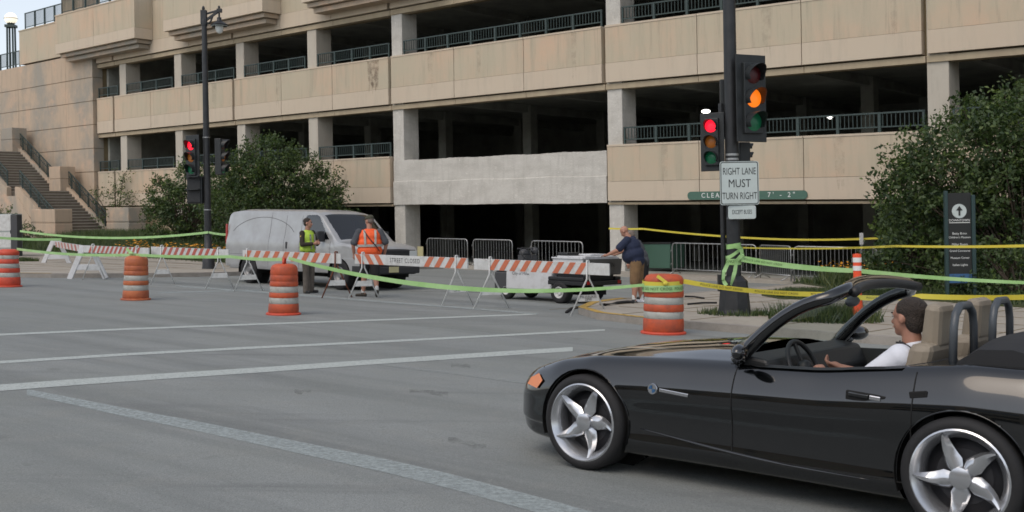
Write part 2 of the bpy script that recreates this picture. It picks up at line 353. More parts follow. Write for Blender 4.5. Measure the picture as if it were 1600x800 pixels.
def ribbon_kerb(name, line, m, h, wd, thick=.3):
    inner = offs(line, wd); b = MB()
    for i in range(len(line)-1):
        q = [line[i], line[i+1], inner[i+1], inner[i]]
        P = [uv(a, c, h) for a, c in q]; b.prism([p-Vector((0, 0, thick)) for p in P], (0, 0, thick))
    return b.build(name, m)
ribbon_kerb('kerb', kl, 'kerb_stone', .126, -.16)['kind'] = 'structure'
ribbon_kerb('kerb', kr, 'kerb_stone', .126, -.16)['kind'] = 'structure'
def kerbpaint(name, line):
    b = MB(); o = offs(line, .004); i_ = offs(line, -.165)
    for i in range(len(line)-1):
        b.add([uv(*line[i], .131), uv(*line[i+1], .131), uv(*i_[i+1], .131), uv(*i_[i], .131)], [(0, 1, 2, 3)])
        b.add([uv(*o[i], .0), uv(*o[i+1], .0), uv(*o[i+1], .131), uv(*o[i], .131)], [(0, 1, 2, 3)])
    return tag(b.build(name, 'kerb_paint'), kind='structure')
kerbpaint('kerb_marking', [(9.85, 13.2), (9.95, 13.8), (10.2, 14.8), (10.9, 16.1), (11.9, 16.9), (13.2, 17.25)])
kerbpaint('kerb_marking', [(-9.6, 18.35), (-8.4, 18.0), (-7.5, 17.2)])
# pavement joints
b = MB()
for u in np.arange(10.8, 44, 1.5): b.bar(uv(u, 2, .124), uv(u, 17.1, .124), .018, .004)
for v in (3.5, 5.2, 6.9, 8.6, 10.3, 12, 13.7, 15.4): b.bar(uv(10.2+(max(0, v-13))*.4, v, .124), uv(44, v, .124), .018, .004)
for u in np.arange(-50, -8.5, 1.5): b.bar(uv(u, 6, .124), uv(u, 18.1, .124), .018, .004)
for v in (7, 9.5, 12, 14.5): b.bar(uv(-50, v, .124), uv(-6.5-(max(0, v-13)*.6), v, .124), .018, .004)
tag(b.build('pavement_joint', 'joint'), kind='structure')

def strip_px(name, tops, m, h=.004):
    b = MB(); P = []
    for (x, y0, y1) in tops: P.append((gp(x, y0), gp(x, y1)))
    for p in P:
        for q in p: q.z += h
    for i in range(len(P)-1): b.add([P[i][0], P[i+1][0], P[i+1][1], P[i][1]], [(0, 1, 2, 3)])
    return tag(b.build(name, m), kind='structure')
def dens(ks, t, n=1):
    """(x, y) knots + thickness at ends -> (x, ytop, ybottom)"""
    out = []
    for i in range(len(ks)):
        x, y = ks[i]; th = t[0]+(t[1]-t[0])*i/(len(ks)-1); out.append((x, y-th/2, y+th/2))
    return out
strip_px('road_marking', dens([(-60, 526), (0, 523.3), (200, 514.5), (400, 507), (600, 500), (800, 492.5), (838, 491)], (3.0, 2.0)), 'paint_line')
strip_px('road_marking', dens([(-60, 570), (0, 566.5), (200, 554), (400, 543.5), (600, 534), (800, 523.5), (945, 516)], (4.4, 2.6)), 'paint_line')
strip_px('road_marking', dens([(-60, 612), (0, 606.5), (100, 599), (200, 592), (300, 585.5), (400, 579), (600, 565), (800, 552), (895, 546)], (10.5, 6.5)), 'paint_line')
strip_px('road_marking', dens([(42, 613), (120, 629), (200, 646), (300, 665), (400, 686), (500, 707), (600, 728), (700, 752), (860, 795), (1050, 850)], (9, 27)), 'paint_faded')
strip_px('road_marking', dens([(590, 570), (700, 583), (830, 600), (1000, 622)], (2.6, 4.5)), 'paint_faint')
strip_px('road_marking', dens([(275, 447), (450, 460), (600, 472), (720, 481), (842, 491)], (1.6, 2.2)), 'paint_faded')
strip_px('road_marking', dens([(247, 457.5), (330, 455.5), (430, 452.5)], (1.5, 1.3)), 'paint_faded')
# tar seams, patches and stains on the asphalt
random.seed(3)
for (x, y, L_, a) in [(640, 455, 170, .02), (500, 449, 90, .05), (640, 611, 60, .08), (700, 688, 60, .16), (460, 612, 26, .0), (705, 572, 30, 0)]:
    pts = [(x+L_*k/5, y+a*L_*k/5+random.uniform(-1, 1)) for k in range(6)]; th = .6+(y-430)*.02
    strip_px('road_stain', [(px, py-th*random.uniform(.3, 1), py+th*random.uniform(.3, 1)) for px, py in pts], 'tar', .003)

# ground rising to the foot of the steps on the left
def bed_h(u, v):
    t = min(1, max(0, (9.0-v)/6.0)); t = t*t*(3-2*t); s = min(1, max(0, (-12-u)/9)); return .125+.80*t*s
def bed_surface(name, m, u0, u1, v0, v1, nu, nv, dh=0, edge=None):
    b = MB()
    for i in range(nu+1):
        for j in range(nv+1):
            u = u0+(u1-u0)*i/nu; v = v0+(v1-v0)*j/nv
            b.v.append(uv(u, v, bed_h(u, v)+dh-(.10 if (edge and (i in (0, nu) or j in (0, nv))) else 0)))
    b.f = [(i*(nv+1)+j, (i+1)*(nv+1)+j, (i+1)*(nv+1)+j+1, i*(nv+1)+j+1) for i in range(nu) for j in range(nv)]; b.m = [0]*len(b.f)
    return tag(b.build(name, m, smooth=True), kind='structure')
bed_surface('pavement', 'pavement', -75, -12, -.1, 9.2, 30, 16, .004)
bed_surface('planting_soil', 'soil', -31.5, -8.5, .0, 8.2, 24, 14, .05, True)
def rbed(name, pts, m='soil'):
    return tag(sheet(name, W2(pts), m, .16, .2), kind='structure')
rbed('planting_soil', [(8.8, 3.2), (10.5, 4.8), (12.6, 7.4), (16, 9.0), (44, 9.0), (44, .2), (10.6, .2)])
def pxuv(l, h=.12):
    out = []
    for px, py in l:
        d = gp(px, py, h)-BO; out.append((d.x*BD.x+d.y*BD.y, d.x*BN.x+d.y*BN.y))
    return out
GRS = pxuv([(1190, 462), (1215, 467), (1290, 470), (1300, 456), (1235, 455)])
FLR = pxuv([(1278, 447), (1300, 452), (1420, 454), (1420, 443), (1300, 440)])
rbed('planting_soil', GRS); print('FLR', FLR, 'GRS', GRS)

# ================================================================ PARKING GARAGE (local frame: x along the facade, y into it)
def xf(p): return Vector((p.x, p.y, p.z*(1+.0012*min(p.x, 0))-.02*p.x))
gar = thing('parking_garage', 'large multi-storey tan concrete parking garage with dark open decks', 'parking garage', BO, BANG)
PS, SM, LI, JO = 'panel', 'panel_smooth', 'lintel', 'joint'
def spandrel(ua, ub, T, B, Lz, y0=-.12, thirds=3, ga=.09, gb=.09):
    """one precast unit: panels with a smooth lower band, set-back lintel strip, backing"""
    b = MB(); n = thirds; ua2, ub2 = ua+ga, ub-gb
    for k in range(n):
        a = ua2+(ub2-ua2)*k/n+(.014 if k else 0); c = ua2+(ub2-ua2)*(k+1)/n-(.014 if k < n-1 else 0)
        b.box((a, y0, B+.70), (c, .15, T-.07), 0); b.box((a, y0-.012, B), (c, .15, B+.69), 1)
        b.box((a, y0-.02, T-.068), (c, .16, T), 1)
    b.build('wall_panel', [PS, SM], gar, xf=xf)
    b = MB(); a0, c0 = ua+.02, ub-.02
    for k in range(n):
        a = a0+(c0-a0)*k/n+(.01 if k else 0); c = a0+(c0-a0)*(k+1)/n-(.01 if k < n-1 else 0)
        b.box((a, -.03, Lz), (c, .30, B-.055))
    b.build('lintel', LI, gar, xf=xf)
    b = MB(); b.box((ua+.0, .17, Lz+.01), (ub-.0, .55, T-.10)); b.build('backing_beam', JO, gar, xf=xf)
ju = [-35.2, -33.35, -22.3, -11.2, 0, 11.62, 23.2, 34.8]
for i in range(len(ju)-1):
    n = 1 if i == 0 else 3
    spandrel(ju[i], ju[i+1], 8.98, 6.92, 6.67, thirds=n)
    if i != 3: spandrel(ju[i], ju[i+1], 4.66, 2.64, 2.50, thirds=n)
    spandrel(ju[i], ju[i+1], 14.0, 11.05, 10.78, thirds=n)
# stripped bay: rough bare beam
b = MB(); NX = 90; prev = None; random.seed(11)
segs = []
for k in range(NX+1):
    u = -11.2+.02+(11.16)*k/NX
    segs.append((u, 4.47+random.uniform(-.008, .008)+.012*math.sin(u*2.3), 2.56+random.uniform(-.008, .008)+.010*math.sin(u*1.3+1)))
for k in range(NX):
    (u0, t0, b0), (u1, t1, b1) = segs[k], segs[k+1]; s0 = 3.56+.015*math.sin(u0*1.7); s1 = 3.56+.015*math.sin(u1*1.7)
    V = [(u0, -.0, s0), (u1, -.0, s1), (u1, -.0, t1), (u0, -.0, t0), (u1, .5, t1), (u0, .5, t0), (u0, -.035, s0-.02), (u1, -.035, s1-.02), (u0, -.035, b0), (u1, -.035, b1), (u0, .5, b0), (u1, .5, b1)]
    b.add(V, [(0, 1, 2, 3), (3, 2, 4, 5), (6, 7, 1, 0), (8, 9, 7, 6), (10, 11, 9, 8)])
b.box((-11.2, .5, 2.56), (-.02, .56, 4.44)); b.build('bare_beam', 'bare_concrete', gar, xf=xf)
# columns
cu = [-32.95, -27.6, -22.25, -16.8, -11.2, .03, 11.62, 23.2]
for u in cu:
    b = MB(); top = 13.6
    m = 'bare_concrete' if u in (.03, -11.2) else 'column'
    fy = .03
    b.box((u, fy, -.5), (u+.64, .93, 10.85)); b.build('column', m, gar, bevel=.02, xf=xf)
# floors, roof, back and end walls, inner columns and beams
b = MB()
for z in (3.45, 7.75, 12.1): b.box((-35, .56, z-.25), (40, 20, z))
b.build('floor_slab', 'interior', gar, xf=xf)
b = MB(); b.box((-35, 20, -1.5), (40, 20.3, 14)); b.box((-35.2, .56, -1.5), (-35.0, 20, 14)); b.box((40, .0, -1.5), (40.3, 20, 14)); b.build('inner_wall', 'interior', gar, xf=xf)
b = MB()
for u in np.arange(-33, 38, 5.6):
    for y in (8., 14.): b.box((u, y, -.5), (u+.5, y+.5, 13))
    for z in (3.45, 7.75, 12.1): b.box((u, .6, z-.75), (u+.35, 20, z-.26))
b.build('inner_frame', 'interior', gar, xf=xf)
b = MB(); b.box((-35, .40, -.5), (-17, .60, 2.5)); b.build('ground_wall', 'lintel', gar, xf=xf)
# balcony boxes on the upper storey
for (a, c) in [(-37.6, -29.3), (-26.6, -18.45), (-15.65, -7.6), (-4.5, 3.5), (6.8, 14.8)]:
    b = MB(); p = -1.2
    m_ = (a+c)/2
    for (s, e) in ((a, m_-.01), (m_+.01, c)):
        b.box((s, p, 12.35), (e, -.14, 14.0), 0); b.box((s, p-.012, 11.76), (e, -.14, 12.34), 1)
        ex = lambda q, d: q+(d if q == a else (-d if q == c else 0))
        b.box((ex(s, .16), p+.20, 11.54), (ex(e, .16), -.14, 11.73), 2); b.box((ex(s, .32), p+.42, 11.30), (ex(e, .32), -.14, 11.51), 2)
        b.box((s-0, p-.03, 14.0), (e, -.14, 14.07), 1)
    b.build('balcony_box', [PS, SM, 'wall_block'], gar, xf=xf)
# stains running down the panels
random.seed(9)
def stain(px0, px1, zt, zb, m, name='rain_stain'):
    u0 = fac(px0, 110, .14)[0]; u1 = fac(px1, 110, .14)[0]; b = MB(); n = 7; P = []
    top = [(u0+(u1-u0)*k/n, zt) for k in range(n+1)]; bot = [(u0+(u1-u0)*(.1+.8*k/n), zb+random.uniform(0, .45)*(zt-zb)) for k in range(n, -1, -1)]
    b.add([Vector((u, -.1355, z)) for u, z in top+bot], [tuple(range(2*(n+1)))]); b.build(name, m, gar, xf=xf, fixn=False)
stain(574, 592, 8.9, 7.4, 'stain_rust', 'rust_stain')
for a, c, T_, z in [(430, 436, 8.9, 7.1), (668, 676, 8.9, 7.3), (893, 901, 8.9, 7.0), (1030, 1041, 4.58, 3.0), (1190, 1206, 8.9, 7.2), (1300, 1318, 4.58, 2.9), (1392, 1404, 8.9, 7.3), (530, 540, 4.58, 3.0), (745, 752, 8.9, 7.5), (330, 337, 8.9, 7.2)]: stain(a, c, T_, z, 'rain_stain')
# railings
def railing(a, c, zb, h=.62, y=-.0, step=.135, post=1.32, name='railing', par=None, fx=xf):
    b = MB(); L_ = c-a; t = .045
    b.box((a, y-.03, zb+h-.05), (c, y+.03, zb+h)); b.box((a, y-.02, zb+.15), (c, y+.02, zb+.19))
    n = max(1, round(L_/post))
    for k in range(n+1):
        x = a+.04+(L_-.08)*k/n; b.box((x-.045, y-.045, zb), (x+.045, y+.045, zb+h-.02)) if 0 < k < n else b.box((x-.03, y-.03, zb), (x+.03, y+.03, zb+h-.02))
    m_ = int(L_/step)
    for k in range(m_):
        x = a+(k+.5)*L_/m_; b.box((x-.011, y-.011, zb+.17), (x+.011, y+.011, zb+h-.04))
    return b.build(name, 'rail_green', par or gar, xf=fx)
R2 = [(-35.1, -33.05), (-32.2, -27.7), (-26.9, -22.35), (-21.55, -16.9), (-16.05, -11.3), (.75, 11.55), (12.35, 23.1)]
R3 = [(-35.1, -33.05), (-32.2, -27.7), (-26.9, -22.35), (-21.55, -16.9), (-16.05, -11.3), (-10.45, -.1), (.75, 11.55), (12.35, 23.1)]
for a, c in R2: railing(a, c, 4.66)
for a, c in R3: railing(a, c, 8.98)
for (a, c) in [(-37.3, -29.5), (-26.3, -18.6), (-15.4, -7.8)]: railing(a, c, 14.07, 1.05, -.95)
# ceiling lamps that are lit
for (px, py, yy, wd) in [(1103, 174, 4.2, .17), (1297, 183, 9.0, .11)]:
    u, z = fac(px, py, -yy); b = MB(); b.ell((u, yy, z), (wd, wd, .075)); q = b.build('ceiling_lamp', 'lamp_on', gar, xf=xf, bevel=.03)
# clearance sign on the lintel panel
b = MB(); ua, ub, zc, hh = 3.45, 7.85, 2.79, .14
P = [Vector((ua+hh+hh*math.cos(t), -.175, zc+hh*math.sin(t))) for t in np.linspace(math.pi/2, 3*math.pi/2, 10)]+[Vector((ub-hh+hh*math.cos(t), -.175, zc+hh*math.sin(t))) for t in np.linspace(-math.pi/2, math.pi/2, 10)]
b.prism(P, (0, .03, 0)); cs = tag(b.build('clearance_sign', 'sign_green', gar, xf=xf), "green capsule plate with white clearance lettering")
lettering("CLEARANCE", .23, 'letter_white', cs, lambda p: xf(Vector((4.85+p.x, -.18-.002, zc+p.y))), spacing=1.45)
lettering("7' - 2\"", .23, 'letter_white', cs, lambda p: xf(Vector((6.95+p.x, -.18-.002, zc+p.y))), spacing=1.6)
# small yellow plate on the column right of the van
b = MB(); u, z = fac(657, 394, 0); b.box((u-.16, -.02, z-.24), (u+.16, .02, z+.24)); b.build('warning_plate', 'plate', gar, xf=xf)

# ================================================================ STEPS WALL (left end)
wl = thing('retaining_wall', 'tall tan jointed concrete block wall at the far left end of the garage', 'wall', BO, BANG)
y0 = -.32
rows = [(-2, 3.3), (3.3, 4.66), (4.66, 6.05), (6.05, 7.45), (7.45, 8.85), (8.85, 10.24), (10.24, 11.74)]
b = MB()
for i, (za, zb) in enumerate(rows):
    us = [-62, -56, -50, -44, -38.2, -35.2]
    for k in range(len(us)-1): b.box((us[k]+.008, y0, za+.018), (us[k+1]-(.008 if k < len(us)-2 else 0), .3, zb-.018))
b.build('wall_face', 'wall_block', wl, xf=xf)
b = MB(); b.box((-62, y0+.05, -2), (-35.24, 3, 11.7)); b.build('wall_core', 'joint', wl, xf=xf)
b = MB(); b.box((-43.6, y0-.06, 11.82), (-35.3, .3, 13.95)); b.box((-43.65, y0-.09, 13.95), (-35.3, .35, 14.02)); b.box((-37.6, y0-.5, 14.0), (-35.3, .3, 15.6)); b.build('parapet', 'panel', wl, xf=xf)
railing(-43.2, -38.3, 14.02, 1.1, -.2, name='railing', par=wl); railing(-58, -43.9, 11.76, 1.05, -.2, name='railing', par=wl)

# staircase
LG = uv(-35, 0, 0)
def hz(u): return 0
st = thing('stone_staircase', 'two-flight concrete outdoor staircase climbing left beside the garage wall', 'staircase', BO, BANG)
vs_, vn = 1.3, 3.85                      # stair between these distances from the facade
us, z0s = fac(163, 362, vs_); ue, z1s = fac(104, 299, vs_)
kz = 1+.0012*us
def sx(p): return Vector((p.x, p.y, p.z*kz-.02*p.x))
steps = MB(); ns = 14; tr = (us-ue)/ns; rs = (z1s-z0s)/ns
for k in range(ns):
    a = us-k*tr; steps.box((a-tr-(4 if k == ns-1 else .3), -vn, z0s-2 if k == 0 else z0s+(k-1)*rs-.3), (a, -vs_, z0s+k*rs+rs-.05)); steps.box((a-tr-.01, -vn, z0s+k*rs+rs-.048), (a+.03, -vs_, z0s+k*rs+rs), 1)
ul = ue-1.4; ns2 = 15; u2s = ul
for k in range(ns2):
    a = ul-k*tr; steps.box((a-tr-.3-(4 if k == ns2-1 else 0), -vn, z1s+(k-1)*rs-.3), (a, -vs_, z1s+k*rs+rs-.05)); steps.box((a-tr-.01, -vn, z1s+k*rs+rs-.048), (a+.03, -vs_, z1s+k*rs+rs), 1)
steps.box((ul-.2, -vn, z1s-.5), (ue, -vs_, z1s-.002)); steps.build('steps', ['step_stone', 'pavement'], st, xf=sx)
def stringer(v, wd, ua, za, ub, zb, drop=.6):
    b = MB(); P = [(ua+.15, -v, za-drop), (ua+.15, -v, za+.22), (ua-.2, -v, za+.30), (ub, -v, zb+.22), (ub-.3, -v, zb+.22), (ub-.3, -v, zb-drop)]
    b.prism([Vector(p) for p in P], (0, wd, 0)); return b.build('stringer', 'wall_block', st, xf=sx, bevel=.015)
def stair_rail(v, ua, za, ub, zb):
    b = MB(); h = 1.0; n = 26
    for hh in (.28, h*.72, h): b.bar((ua, -v, za+hh), (ub, -v, zb+hh), .05 if hh == h else .035, .05 if hh == h else .035)
    for k in range(n+1):
        t = k/n; u = ua+(ub-ua)*t; z = za+(zb-za)*t; r = .03 if k % 6 == 0 else .012
        b.box((u-r, -v-r, z+(.15 if r > .02 else .28)), (u+r, -v+r, z+h))
    return b.build('railing', 'rail_green', st, xf=sx)
zE2 = z1s+ns2*rs; uE2 = ul-ns2*tr
for v in (vs_-.28, vn):
    stringer(v+.28, .28, us, z0s+.0, ue, z1s); stringer(v+.28, .28, ul, z1s, uE2, zE2)
    stair_rail(v+.14, us-.1, z0s+.15, ue, z1s+.15); stair_rail(v+.14, ul, z1s+.15, uE2, zE2+.15)
for (pu0, pu1, zt, vv) in [(ue-1.3, ue-.05, z1s+1.45, vs_-.55), (uE2-1.5, uE2+.0, zE2+1.5, vs_-.55), (uE2-1.5, uE2, zE2+1.2, vn)]:
    b = MB(); b.box((pu0, -vv-.9, zt-3.5), (pu1, -vv, zt-.75)); b.box((pu0+.0, -vv-.9, zt-.72), (pu1, -vv, zt)); b.box((pu0+.03, -vv-.87, zt-.76), (pu1-.03, -vv-.03, zt-.7))
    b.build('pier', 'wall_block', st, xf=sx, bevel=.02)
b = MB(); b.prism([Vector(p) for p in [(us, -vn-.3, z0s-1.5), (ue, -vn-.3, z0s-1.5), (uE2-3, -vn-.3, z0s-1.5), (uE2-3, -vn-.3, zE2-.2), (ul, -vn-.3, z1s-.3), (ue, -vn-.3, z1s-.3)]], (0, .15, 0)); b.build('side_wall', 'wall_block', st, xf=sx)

# block piers flanking the foot of the steps
def pier_block(label, px0, px1, pyb, pyt, v, dep):
    u1, zb = fac(px1, pyb, v); u0, _ = fac(px0, pyb, v); _, zt = fac((px0+px1)/2, pyt, v)
    o = thing('stone_pier', label, 'pier', BO, BANG, 'stone piers flanking the foot of the steps'); b = MB(); h = zt-zb
    b.box((u0, -v, zb-.8), (u1, -v+dep, zb+h*.42)); b.box((u0+.02, -v+.02, zb+h*.42), (u1-.02, -v+dep-.02, zb+h*.47)); b.box((u0, -v, zb+h*.47), (u1, -v+dep, zt))
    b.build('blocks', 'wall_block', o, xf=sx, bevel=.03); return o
pier_block('square tan stone pier left of the foot of the steps', 48, 86, 366, 327, vn+1.0, .95)
pier_block('square tan stone pier right of the steps beside the shrubs', 166, 201, 366, 324, vs_+.3, 1.05)

# utility cabinet at the left edge
p = gp(12, 391, .125)
ca = thing('utility_cabinet', 'pale grey concrete utility cabinet with dark steel post at the left edge', 'cabinet', pt(12, 387, 48), math.radians(-8))
b = MB(); b.box((-.95, 0, -.5), (.20, .8, 1.45)); b.build('box', 'sign_grey', ca, bevel=.02)
for n_, c_ in enumerate(ca.children): pass
b = MB(); b.box((-.93, -.014, .0), (.16, .0, .66)); b.box((-.93, -.014, .72), (.16, 0, 1.42)); b.build('door_panel', 'white_paint', ca, bevel=.008)
b = MB(); b.box((.22, -.12, -.4), (.52, .25, 1.40)); b.box((.20, -.14, .60), (.23, -.05, .75)); b.build('side_post', 'dark_grey', ca, bevel=.01)

# globe lamp behind the low wall
Yg = 73; g = thing('globe_lamp', 'glass globe lamp on a three-rod post behind the upper left railing', 'lamp', pt(18, 95, Yg), 0)
s_ = Yg/F
b = MB()
for k in range(4):
    a = math.pi/4+k*math.pi/2; b.tube([(.27*math.cos(a), .27*math.sin(a), -1), (.25*math.cos(a), .25*math.sin(a), 54*s_)], .06, 6)
b.box((-.3, -.3, 52*s_), (.3, .3, 56*s_)); b.tube([(0, 0, 54*s_), (0, 0, 60*s_)], [.12, .3], 10); b.build('post', 'rail_green', g)
b = MB(); b.ell((0, 0, 66*s_), .40); b.build('globe', 'globe_glass', g, smooth=True)
b = MB(); b.lathe([(.42, 66*s_-.02), (.44, 66*s_), (.42, 66*s_+.02)], 20); b.build('ring', 'galvanised', g, smooth=True)

# unseen block added behind the viewer for car paint reflections, also blocks low sky
ob2 = thing('reflection_building', 'unseen low pale block added across the main road behind the viewer for reflections', 'building', BO, BANG)
b = MB(); b.box((-45, -72, -1), (75, -60, 9.5)); b.box((-45.3, -72.3, 9.5), (75.3, -59.7, 9.9)); b.build('wall', 'panel', ob2)
for k in range(15):
    for z in (1.0, 4.2, 7.0):
        u = -41+k*7.8; b = MB(); b.box((u, -60.02, z), (u+4.2, -59.9, z+1.7)); b.build('window', 'dark_glass', ob2)
# ================================================================ POLES, SIGNALS, SIGNS
def traffic_signal(label, loc, ang, lit, size=.36, backplate=True, group=None, full=True):
    """local +x is the way it faces; loc = centre of the housing"""
    o = thing('traffic_signal', label, 'traffic signal', loc, ang, group); s = size
    b = MB(); b.box((-.12, -s*.46, -s*1.5), (.10, s*.46, s*1.5)); b.build('housing', 'signal_black', o, bevel=.015)
    if backplate:
        b = MB(); P = [(.02, -s*.78, -s*1.85), (.02, s*.78, -s*1.85), (.02, s*.78, s*1.85), (.02, -s*.78, s*1.85)]
        b.prism([Vector(p) for p in P], (.02, 0, 0)); b.build('backplate', 'signal_black', o, bevel=.01)
    for k, nm in enumerate(('red', 'amber', 'green')):
        zc = s*(1-k); m = {'red': 'red_on' if lit == 'red' else 'red_dim', 'amber': 'amber_on' if lit == 'amber' else 'amber_dim', 'green': 'green_dim'}[nm]
        b = MB(); b.lathe([(0, .135), (s*.15, .132), (s*.3, .122), (s*.40, .10)], 20, axis='x', c=(0, 0, zc)); tag(b.build('lens', m, o, smooth=True), {'red': 'round red lens', 'amber': 'round amber lens', 'green': 'round green lens'}[nm])
        b = MB(); r = s*.42; n = 16; L_ = s*.62
        for j in range(n):
            a0, a1 = [math.radians(-35+250*(q/n)) for q in (j, j+1)]
            f0, f1 = [L_*(.45+.55*max(0, math.sin(a))) for a in (a0, a1)]
            P = lambda a, x, rr: (x, rr*math.cos(a), zc+rr*math.sin(a))
            b.add([P(a0, .10, r), P(a1, .10, r), P(a1, .10+f1, r), P(a0, .10+f0, r), P(a0, .10, r-.008), P(a1, .10, r-.008), P(a1, .10+f1, r-.008), P(a0, .10+f0, r-.008)],
                  [(0, 1, 2, 3), (7, 6, 5, 4), (3, 2, 6, 7)])
        b.build('visor', 'signal_black', o)
    return o
# right-hand pole
P0 = gp(1148, 491, .12); Yp = P0.y; sp = Yp/F
rp = thing('signal_pole', 'thick dark steel signal pole with tape wrapped above its flared base', 'pole', P0)
hb = 26*sp
b = MB()
prof = [(27*sp, 0), (25*sp, 8*sp), (21*sp, 52*sp), (16*sp, 57*sp), (13*sp, 60*sp)]
b.lathe(prof, 8); b.lathe([(0, 60*sp), (13.2*sp, 60*sp)], 8); b.build('pole_base', 'pole_black', rp)
b = MB(); b.tube([(0, 0, 0), (0, 0, 7.2)], [11.5*sp, 9.2*sp], 20); b.build('shaft', 'pole_black', rp, smooth=True, angle=40)
b = MB(); b.tube([(-15*sp, .06, 62*sp), (-15*sp, .06, 330*sp)], .045, 8); b.box((-24*sp, -.02, 36*sp), (-15*sp, .14, 62*sp)); b.build('conduit', 'pole_black', rp)
for z in (249, 150, 242): b = MB(); b.lathe([(10.9*sp, z*sp-.02), (11.0*sp, z*sp), (10.9*sp, z*sp+.02)], 16); b.build('strap', 'galvanised', rp)
def pp(px, py, dY=0): return pt(px, py, Yp+dY)
traffic_signal('large black traffic signal showing amber high on the right of the thick pole', pp(1172, 154, -.18), math.radians(-64), 'amber', .42, group=None)
traffic_signal('smaller black traffic signal showing red left of the thick pole', pp(1114, 222, .1), math.radians(-118), 'red', .285)
traffic_signal('edge-on dark traffic signal just behind the pole above the lane sign', pp(1162, 243, .25), math.radians(20), 'none', .16, backplate=False)
b = MB(); b.box((-.10, -.1, 0), (-.02, .1, .9)); 
q = thing('signal_bracket', 'narrow dark bracket plate on the back left of the thick pole above the red signal', 'bracket', pp(1131, 215, .12), 0)
b = MB(); b.box((-.055, -.06, 0), (.05, .06, 1.05)); b.build('plate', 'signal_black', q, bevel=.01); b = MB(); b.tube([(0, 0, .3), (.25, 0, .3)], .03); b.build('arm', 'pole_black', q)
def flat_sign(name, label, cx, cy, wpx, hpx, Y, lines, m='sign_white', border=True, sz=None, rz=0, cat='sign', ink='black_ink', mat2='galvanised'):
    s = Y/F; o = thing(name, label, cat, pt(cx, cy, Y), rz); W_, H_ = wpx*s/2, hpx*s/2
    def rr(w_, h_, r, y):
        out = []
        for (sx_, sz_, a0) in ((1, 1, 0), (-1, 1, 90), (-1, -1, 180), (1, -1, 270)):
            for k in range(5):
                a = math.radians(a0+k*22.5); out.append(Vector((sx_*(w_-r)+r*math.cos(a), y, sz_*(h_-r)+r*math.sin(a))))
        return out
    b = MB(); b.prism(rr(W_, H_, .04, 0), (0, .006, 0)); pl = b.build('plate', m, o)
    if border:
        b = MB(); A = rr(W_*.965, H_*.97, .035, -.002); B_ = rr(W_*.925, H_*.935, .028, -.002); n = len(A)
        b.add(A+B_, [(i, (i+1) % n, n+(i+1) % n, n+i) for i in range(n)]); b.build('border', ink, pl, fixn=False)
    for (t, dx, dy, size, sx_) in lines:
        lettering(t, size*s, ink, pl, lambda p: Vector((dx*s+p.x, -.003, dy*s+p.y)), sx=sx_)
    return o
flat_sign('lane_sign', 'white rectangular sign reading right lane must turn right on the thick pole', 1155.5, 286, 61, 68, Yp-.26,
          [('RIGHT LANE', 0, 18, 15.5, .60), ('MUST', 0, -1, 18, .78), ('TURN RIGHT', 0, -20.5, 15.5, .60)], rz=math.radians(1))
flat_sign('lane_sign', 'small white plate reading except buses below the lane sign', 1159.5, 331.5, 43, 21, Yp-.24, [('EXCEPT BUSES', 0, 0, 9.5, .50)], border=False, rz=math.radians(-3))

# left-hand lamp post with signals
P1 = gp(326, 420, .12); Yl = P1.y; sl_ = Yl/F
lp = thing('street_lamp', 'tall black street lamp post with hanging lantern left of the van', 'street lamp', P1)
b = MB(); b.lathe([(11*sl_, 0), (10*sl_, 4*sl_), (8.6*sl_, 30*sl_), (6*sl_, 33*sl_), (5.6*sl_, 60*sl_)], 12); b.build('lamp_base', 'pole_black', lp, smooth=True, angle=40)
b = MB(); b.tube([(0, 0, 50*sl_), (0, 0, 383*sl_)], [5.6*sl_, 4.0*sl_], 16); b.lathe([(4.8*sl_, 380*sl_), (5.2*sl_, 386*sl_), (4*sl_, 392*sl_)], 12); b.build('shaft', 'pole_black', lp, smooth=True, angle=40)
b = MB(); zt = 392*sl_; U = sl_
b.box((-5*U, -4*U, zt-10*U), (4*U, 4*U, zt+12*U)); b.ell((-1*U, 0, zt+15*U), (2.4*U, 2.4*U, 4*U)); b.bar((2*U, 0, zt-4*U), (24*U, 0, zt+11*U), 3*U, 4*U); b.bar((2*U, 0, zt+6*U), (24*U, 0, zt+12*U), 3*U, 3*U)
b.tube([(3*U, 0, zt-10*U), (10*U, 0, zt-6*U), (14*U, 0, zt+4*U)], 1.5*U); b.box((20*U, -2.5*U, zt+8*U), (28*U, 2.5*U, zt+14*U)); b.ell((23.5*U, 0, zt+16*U), (2*U, 2*U, 3*U)); b.build('arm', 'pole_black', lp, bevel=.01)
b = MB(); c = (23.5*U, 0, 0); b.lathe([(0, zt+8*U), (1.5*U, zt+7*U), (1.5*U, zt+1*U), (3.5*U, zt), (3.5*U, zt-4*U), (5*U, zt-6*U), (13.5*U, zt-11*U), (13*U, zt-13*U), (2*U, zt-11*U)], 20, c=c); ln = b.build('lantern', 'pole_black', lp, smooth=True, angle=40)
b = MB(); b.lathe([(6.4*U, zt-12*U), (6.2*U, zt-17*U), (4.5*U, zt-23*U), (0, zt-26*U)], 20, c=c); b.build('globe', 'lens_glass', ln, smooth=True)
b = MB(); b.lathe([(12.6*U, zt-12.0*U), (12.8*U, zt-13.2*U), (12*U, zt-13.6*U)], 20, c=c); b.build('rim', 'sign_white', ln, smooth=True)
for z in (92, 205): b = MB(); b.lathe([(5.9*U, z*U-.015), (6.0*U, z*U), (5.9*U, z*U+.015)], 14); b.build('strap', 'galvanised', lp)
traffic_signal('black traffic signal showing red on the left of the street lamp post', pt(302, 246, Yl+.0), math.radians(-122), 'red', .40)
